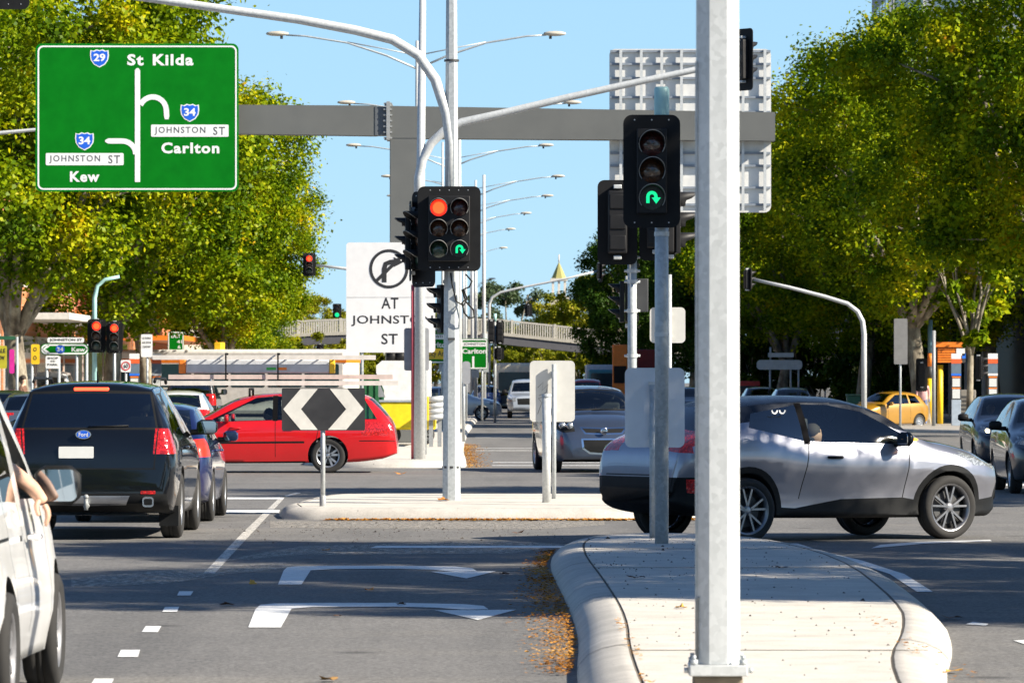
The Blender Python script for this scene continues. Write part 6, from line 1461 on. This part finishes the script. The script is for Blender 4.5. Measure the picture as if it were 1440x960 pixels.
x0, x1 = gx(252, DW), gx(471, DW); t = thing('storage_tube', 'long pale grey storage box with orange ends between the ladders on the wagon', 'storage tube', ((x0+x1)/2, 93.5, gz(515, DW))); h = (x1-x0)/2; r = 9.6*DW/F
m = MB().mat(flat('tube_grey', (.50, .52, .55), .45)); m.box(-h + .13, h - .1, -r, r, -r, r, .03); m.build('tube', None, t)
m = MB().mat(ORANGE); m.box(-h, -h + .129, -r*1.03, r*1.03, -r*1.03, r*1.03, .02); m.build('end_cap', None, t)
m = MB().mat(YELLOW); m.box(h - .099, h, -r*1.03, r*1.03, -r*1.03, r*1.03, .02); m.build('end_cap', None, t)
m = MB().mat(flat('sticker_green', (.05, .4, .06), .5)); m.box(h - 1.28, h - 1.1, -r*1.02, -r*.9, -.07, -.02); m.mat(ORANGE); m.box(h - 1.08, h - .9, -r*1.02, -r*.9, -.07, -.02); m.build('sticker', None, t)
for px in (319, 392):
    m = MB().mat(BLACK); z0, z1 = gz(544, DW), gz(497, DW); m.box(-.015, .015, -.29, -.275, 0, z1 - z0); m.box(-.015, .015, .275, .29, 0, z1 - z0); m.box(-.015, .015, -.29, .29, z1 - z0, z1 - z0 + .012)
    tag(m.build('strap', None, None, (gx(px, DW), 93.45, z0)), 'black strap round the wagon roof load, %s one' % ('left' if px < 350 else 'right'), 'strap')

# silver blue hatchback facing the camera
L = 4.04; t = make_car('car', 'silver blue hatchback facing the camera behind the scribbled sign back', 'car', spec_silver(), (gx(826, 93.2) + .08, 93.0 + L/2, 0), R(-90 + 6)); t.scale = (1.07, 1.07, 1.07)
fx = lambda x: x - L/2
m = MB().mat(CHROME); m.lathe([(.062, fx(4.03)), (.062, fx(4.045)), (.05, fx(4.052)), (.0, fx(4.052))], 'x', 20, (0, 0, .73)); m.mat(DARK); m.prism(thick(arc(0, .73, .032, 30, 300, 8), .012), fx(4.054), fx(4.053), 'yz'); m.build('badge', None, t)
for s in (1, -1):
    for dy in (0, .12):
        m = MB().mat(CHROME); c = (fx(3.90 - dy*.9), s*(.585 + dy), .82); m.lathe([(.06, -.02), (.06, .03), (.05, .032)], 'x', 18, c); m.mat(HEAD); m.lathe([(.05, .028), (.03, .045), (.001, .05)], 'x', 18, c); m.build('headlight_bowl', None, t)
m = MB().mat(BLACK); m.tube([(fx(3.05), -.1, 1.085), (fx(2.98), .55, 1.10)], .012, 6); m.tube([(fx(3.03), -.55, 1.08), (fx(2.98), .05, 1.10)], .012, 6); m.build('wiper', None, t)

# silver crossover turning across the right
a = R(31); Lc = 4.36; spc = spec_crossover()
rw = Vector((2.50, 52.75)); hd = Vector((math.cos(a), math.sin(a))); side = Vector((-math.sin(a), math.cos(a)))
ctr = rw + side*(.90 - .03) + hd*(Lc/2 - .86)
t = make_car('car', 'silver crossover with black roof turning behind the foreground pole', 'car', spc, (ctr.x, ctr.y, 0), a)
m = MB().mat(AMBER); m.blob((2.86 - Lc/2, -.99, 1.09), (.09, .06, .03)); m.mat(emit('indicator_lit', (1, .42, .03), 2.0)).blob((2.90 - Lc/2, -1.02, 1.085), (.06, .04, .018)); m.build('indicator', None, t)
m = MB().mat(WHITE); m.prism(thick(arc(1.30 - Lc/2, 1.405, .035, 180, 360, 8), .016), -.724, -.720); m.prism(thick(arc(1.40 - Lc/2, 1.405, .035, 180, 360, 8), .016), -.722, -.718); m.build('window_sticker', None, t)

# white van at the left edge with the driver's arm out
Lv = 4.2; VX, VD = -3.465, 26.85
t = make_car('van', 'white van cut by the left edge with a tall red tail light', 'van', spec_van(), (VX, VD, 0), A90)
# driver: local van frame is x forward, y left; the driver sits on the right
SK = flat('skin_tan', (.60, .36, .25), .55, var=.15, scale=20); HV = flat('hi_vis', (.50, .72, .03), .8)
def W2(x, y, z): return (VX - y, VD + x - Lv/2, z)
pp = thing('person', 'van driver in a yellow vest resting a bare arm out of the window', 'person', W2(2.35, -.45, .75))
o0 = Vector(W2(2.35, -.45, .75))
pts = [Vector(W2(*p)) - o0 for p in ((2.25, -.42, .72), (2.18, -.42, .95), (2.14, -.42, 1.18), (2.14, -.42, 1.30), (2.18, -.42, 1.42), (2.22, -.42, 1.54), (2.20, -.55, 1.34), (2.28, -.64, 1.285), (2.38, -.745, 1.215), (2.47, -.845, 1.135), (2.495, -.882, 1.08), (2.50, -.90, 1.045), (2.14, -.24, 1.27), (2.35, -.16, 1.02), (2.62, -.25, 1.05), (2.60, -.35, .66), (2.62, -.52, .66))]
rad = [.15, .16, .17, .065, .09, .085,   .075, .056, .052, .044, .036, .042, .075, .05, .035, .08, .08]
ed = [(0, 1), (1, 2), (2, 3), (3, 4), (4, 5), (2, 6), (6, 7), (7, 8), (8, 9), (9, 10), (10, 11), (2, 12), (12, 13), (13, 14), (0, 15), (0, 16)]
bm_ = MB().mat(SK); bm_.mesh_into(skinned(pts, rad, ed, 0, 2))
for i, (dy, dz, ln) in enumerate(((-.036, 0, .078), (-.012, -.004, .088), (.012, -.002, .082), (.034, .002, .066))):
    b0 = pts[11]; q = [b0 + Vector((.004, dy*.8, .0)), b0 + Vector((.022, dy, -.035)), b0 + Vector((.026, dy*1.05, -.035 - ln*.5)), b0 + Vector((.012, dy*1.05, -.035 - ln))]
    bm_.mesh_into(skinned(q, [.016, .0145, .0135, .0105], [(0, 1), (1, 2), (2, 3)], 0, 2))
b0 = pts[10]; q = [b0 + Vector((.0, -.02, -.01)), b0 + Vector((-.018, -.045, -.04)), b0 + Vector((-.012, -.05, -.075)), b0 + Vector((-.002, -.048, -.10))]
bm_.mesh_into(skinned(q, [.017, .0155, .0135, .011], [(0, 1), (1, 2), (2, 3)], 0, 2))
pb = bm_.build('body', None, pp)
for p in pb.data.polygons: p.use_smooth = True
m = MB().mat(HV); c = pts[1].lerp(pts[2], .5); m.blob(tuple(c), (.27, .19, .25)); m.build('vest', None, pp)
m = MB().mat(flat('hair_dark', (.04, .03, .02), .8)); c = pts[5]; m.blob((c.x, c.y - .01, c.z + .03), (.105, .115, .10)); m.build('hair', None, pp)

# right hand dark cars
PN = paint('paint_navy', (.012, .017, .030), .2, .3, .1)
PK = paint('paint_charcoal', (.013, .015, .017), .2, .3, .1)
make_car('car', 'dark navy hatchback with a lit headlight facing the camera at the right edge', 'car', spec_hatch(PN, True), (gx(1372, 92) + .86, 94.0, 0), R(-90))
make_car('car', 'nearer dark car mostly cut off by the right edge', 'car', spec_hatch(PK), (gx(1424, 75) + .86, 77.2, 0), R(-90))
make_car('car', 'mustard yellow small hatchback beside the right footpath', 'car', spec_mini(paint('paint_mustard', (.36, .18, .012), .2, .35, .1)), (gx(1244, 178), 178, 0), R(180 + 38)).scale = (.9, .9, .9)
make_car('car', 'white sedan facing the camera between the trunks and the crossover roof', 'car', spec_hatch(paint('paint_pale_blue', (.50, .56, .62), .3, .35, .1)), (gx(1118, 182), 184, 0), R(-90))
make_car('car', 'grey car left of the white sedan beyond the crossover roof', 'car', spec_hatch(paint('paint_grey_mid', (.16, .20, .24), .4, .35, .1)), (gx(1070, 205), 205, 0), R(-90))
make_car('car', 'dark car partly hidden between the two back signs near the foreground pole', 'car', spec_hatch(PK), (gx(972, 196), 197, 0), R(-90))
make_car('car', 'white oncoming four wheel drive in front of the minibus', 'car', spec_tall(paint('paint_white_shaded', (.30, .34, .40), 0, .35, .1), 1.78), (gx(741, 226), 229, 0), R(-90))  # white car: the bluish shade it stands in is put into the paint
make_car('car', 'dark blue oncoming car left of the minibus', 'car', spec_hatch(paint('paint_royal', (.02, .05, .22), .3, .35, .1)), (gx(683, 262), 264, 0), R(-90))
make_car('car', 'small white oncoming car tucked between the blue car and the minibus', 'car', spec_tall(paint('paint_offwhite', (.6, .6, .58), 0, .35, .1), 1.7), (gx(703, 285), 287, 0), R(-90))
make_car('car', 'pale silver car crossing the far junction behind the octagonal mast pole', 'car', spec_blue() | dict(paint=paint('paint_pale_silver', (.55, .57, .58), .4, .35, .1)), (gx(636, 216), 216, 0), 0)
make_car('car', 'white tall car whose roof shows below the Kew sign on the left', 'car', spec_tall(paint('paint_white', (.80, .80, .79), 0, .4, .06), 2.08), (gx(74, 186), 186, 0), A90)
make_car('car', 'dark green car with red tail lights left of the black four wheel drive', 'car', spec_hatch(paint('paint_bottle', (.02, .035, .035), .3, .35, .1)), (gx(14, 128), 128, 0), A90)
make_car('car', 'grey blue car just left of the black four wheel drive roof', 'car', spec_hatch(paint('paint_slate', (.10, .13, .17), .5, .35, .1)), (gx(56, 112), 112, 0), A90)
make_car('car', 'dark roofed car with a red brake light beyond the blue sedan', 'car', spec_tall(PK, 1.95), (gx(268, 176), 178, 0), A90)
make_car('car', 'white car with an orange red tail light showing over the blue sedan', 'car', spec_hatch(MATS['paint_offwhite']), (gx(248, 122), 124, 0), A90)

# minibus, bus and trucks
def bus(name, label, X, D, Lb, W, H, yaw, body, cat, trim=None, trimz=None, front='glass', wheels=True):
    t = thing(name, label, cat, (X, D, 0), yaw); h = Lb/2; w_ = W/2
    m = MB().mat(body); m.box(-h, h, -w_, w_, .35, H, .16); m.mat(BLACK).box(-h + .2, h - .2, -w_ + .1, w_ - .1, .22, .36); m.build('body', None, t)
    m = MB().mat(flat('bus_glass', (.02, .05, .06), .06, var=0)); m.prism(rrect(-w_*.88, w_*.88, H*.44, H*.82, .12), h + .004, h - .02, 'yz'); m.build('windscreen', None, t)
    for s in (1, -1):
        n = int(Lb/1.5)
        for k in range(n):
            a_ = -h + .3 + k*(Lb - .6)/n; m = MB().mat(MATS['bus_glass']); m.prism(rrect(a_, a_ + (Lb - .6)/n - .12, H*.48, H*.80, .08), s*(w_ + .004), s*(w_ - .02)); m.build('window', None, t)
        m = MB().mat(HEAD); m.prism(circ(s*w_*.72, .78, .11, 14), h + .01, h - .02, 'yz'); m.build('headlight', None, t)
        m = MB().mat(BLACK); m.box(h - .15, h - .02, s*(w_ + .02), s*(w_ + .22), H*.55, H*.72, .02); m.build('mirror', None, t)
    if trim: m = MB().mat(trim); m.box(-h - .005, h + .005, -w_ - .006, w_ + .006, trimz[0], trimz[1]); m.build('trim_band', None, t)
    for x in (-h*.55, h*.62):
        for s in (1, -1): make_wheel(t, (x, s*(w_ - .14), .42), .42, .26, s, GALV)
    return t
t = bus('minibus', 'cream minibus with dark windscreen facing the camera in the distance', gx(726, 264), 267, 6.5, 2.15, 2.65, R(-90), flat('bus_cream', (.80, .74, .56), .4), 'minibus')
m = MB().mat(flat('bus_dark_front', (.04, .05, .06), .3)); m.box(3.255, 3.262, -.9, .9, .5, 1.1); m.mat(YELLOW); m.box(3.263, 3.268, -.75, -.1, .95, 1.1); m.build('front_panel', None, t)
t = bus('bus', 'white and orange bus mostly hidden behind the roof load of the red wagon', gx(320, 200), 206, 10, 2.45, 3.0, R(168), flat('bus_white', (.72, .70, .66), .4), 'bus', ORANGE, (2.45, 2.62))
m = MB().mat(YELLOW); m.box(.55, .85, -.3, .3, 3.0, 3.30, .03); m.build('roof_unit', None, t)
t = thing('work_truck', 'white work truck with a yellow skirt and black drums behind the red wagon', 'truck', (gx(578, 121.6), 121.6, .15)); X = gx(578, 121.6); f = lambda p: gx(p, 121.6) - X; g = lambda p: gz(p, 121.6) - .15
m = MB().mat(flat('truck_white', (.74, .72, .68), .5)); m.prism([(f(540), g(562)), (f(540), g(548)), (f(529), g(524)), (f(529), g(514)), (f(537), g(507)), (f(605), g(507)), (f(605), g(562))], 0, 1.7); m.build('body', None, t)
m = MB().mat(GALVD); m.prism([(f(532), g(535)), (f(542), g(558)), (f(532), g(558))], -.01, .4); m.build('hopper_chute', None, t)
m = MB().mat(flat('truck_yellow', (.85, .62, .01), .45)); m.box(f(534), f(612), -.02, 1.65, g(604), g(565), .05); m.build('skirt', None, t)
m = MB().mat(GALV); m.box(f(533), f(613), -.05, 1.68, g(565), g(562)); m.build('rail', None, t)
for px in (549, 562, 575, 588): m = MB().mat(BLACK); m.tube([(f(px), 1, g(507)), (f(px), 1, g(495))], .13, 12); m.build('drum', None, t)
for px in (548, 596): make_wheel(t, (f(px), .15, .24), .24, .16, -1, GALVD); make_wheel(t, (f(px), 1.5, .24), .24, .16, 1, GALVD)
m = MB().mat(flat('hedge_panel', (.015, .13, .045), .7)); m.box(-1.2, 1.2, 0, .1, 0, gz(530, 210)); 
for k in range(9): m.box(-1.15 + k*.27, -1.0 + k*.27, -.04, 0, .1, gz(530, 210) - .05)
tag(m.build('green_fence_panel', None, None, (gx(530, 210), 210, .0)), 'dark green fence panel behind the tail of the red wagon', 'fence')
def truck(label, px, D, cab, box_, W=2.2, H=2.9, yaw=R(-90)):
    t = thing('truck', label, 'truck', (gx(px, D), D, 0), yaw)
    m = MB().mat(cab); m.box(1.2, 3.0, -W*.46, W*.46, .45, 2.3, .12); m.build('cab', None, t)
    m = MB().mat(box_); m.box(-3.2, 1.15, -W/2, W/2, .8, H, .05); m.build('cargo_box', None, t)
    m = MB().mat(MATS['bus_glass']); m.prism(rrect(-W*.40, W*.40, 1.35, 2.1, .1), 3.004, 2.98, 'yz'); m.build('windscreen', None, t)
    m = MB().mat(BLACK); m.box(2.95, 3.06, -W*.46, W*.46, .42, .75, .03); m.build('bumper', None, t)
    for s in (1, -1):
        m = MB().mat(HEAD); m.box(2.98, 3.01, s*W*.36 - .12, s*W*.36 + .12, .8, .95); m.build('headlight', None, t)
        for x in (-2.2, 2.2): make_wheel(t, (x, s*(W/2 - .16), .42), .42, .26, s, GALV)
truck('small white truck with a teal windscreen left of the rounded grey sign back', 852, 262, flat('cab_teal', (.04, .20, .24), .35), flat('box_pale', (.55, .60, .66), .5), 2.1, 2.55)
truck('red truck with an orange side behind the banded grey post', 893, 238, flat('cab_red_shaded', (.22, .015, .012), .45), flat('truck_red_shaded', (.20, .014, .012), .5), 1.9, 3.2)  # both reds darkened, the truck's shade is in the colour
m = MB().mat(ORANGE); m.box(-.35, .35, 0, .5, .4, 3.4, .05); m.mat(BLACK).box(-.30, .30, -.01, 0, 1.6, 2.4); m.tube([(0, .2, 0), (0, .2, .4)], .12, 8); tag(m.build('orange_lift', None, None, (gx(872, 232), 232, 0)), 'upright orange lift mast left of the red truck', 'lift')
make_car('car', 'red car half hidden left of the rounded grey sign back', 'car', spec_tall(paint('paint_red', (.56, .008, .012), 0, .35, .06), 1.8), (gx(826, 250), 252, 0), R(-90))
m = MB().mat(REDP); m.box(-.5, .5, -.4, .4, 0, 1.7, .04); m.mat(ORANGE).box(-.52, .52, -.43, -.40, .2, .7); m.mat(DARK).box(-.42, .42, -.42, -.40, .8, 1.5); tag(m.build('vending_kiosk', None, None, (gx(1052, 214), 214, .0)), 'red and orange kiosk left of the white arrow sign backs', 'kiosk')

# pedestrians
def pedestrian(label, px, D, top, legs, hair, z=.13, yaw=0.0, h=1.7):
    t = thing('person', label, 'person', (gx(px, D), D, z), yaw); k = h/1.75
    P = [(0, 0, .95), (0, 0, 1.2), (0, 0, 1.42), (0, 0, 1.52), (0, -.02, 1.62), (0, 0, 1.72), (.18, 0, 1.40), (.24, .03, 1.14), (.23, -.08, .92), (.22, -.10, .82), (-.18, 0, 1.40), (-.24, -.03, 1.14), (-.23, -.14, .94), (-.22, -.18, .84), (.09, 0, .90), (.10, -.10, .50), (.10, -.02, .08), (.10, -.16, .04), (-.09, 0, .90), (-.10, .10, .50), (-.10, .22, .10), (-.10, .10, .04)]
    E = [(0, 1), (1, 2), (2, 3), (3, 4), (4, 5), (2, 6), (6, 7), (7, 8), (8, 9), (2, 10), (10, 11), (11, 12), (12, 13), (0, 14), (14, 15), (15, 16), (16, 17), (0, 18), (18, 19), (19, 20), (20, 21)]
    Rr = [.14, .13, .15, .055, .085, .08, .06, .045, .034, .03, .06, .045, .034, .03, .085, .06, .045, .035, .085, .06, .045, .035]
    m = MB().mat(SK).mesh_into(skinned([Vector(p)*k for p in P], [r*k for r in Rr], E, 0, 1)); b = m.build('body', None, t)
    b.data.materials.append(top); b.data.materials.append(legs)
    for p in b.data.polygons:
        p.use_smooth = True; z_ = p.center.z/k
        p.material_index = 2 if z_ < .95 else (1 if z_ < 1.46 and not (abs(p.center.x) > .2*k and z_ < 1.1) else 0)
    m = MB().mat(hair); m.blob((0, .015*k, 1.72*k), (.10*k, .105*k, .10*k)); m.build('hair', None, t)
HD = flat('hair_dark', (.04, .03, .02), .8)
pedestrian('pedestrian in pale pink clothes beside the yellow kiosk post', 1298, 181, flat('shirt_pink', (.60, .34, .34), .8), flat('trousers_blue', (.16, .20, .34), .8), HD)
pedestrian('dark haired pedestrian in brown beside the yellow sign on the left footpath', 33, 152, flat('coat_brown', (.14, .07, .045), .8), flat('trousers_dark', (.03, .03, .04), .8), HD, yaw=1.2)
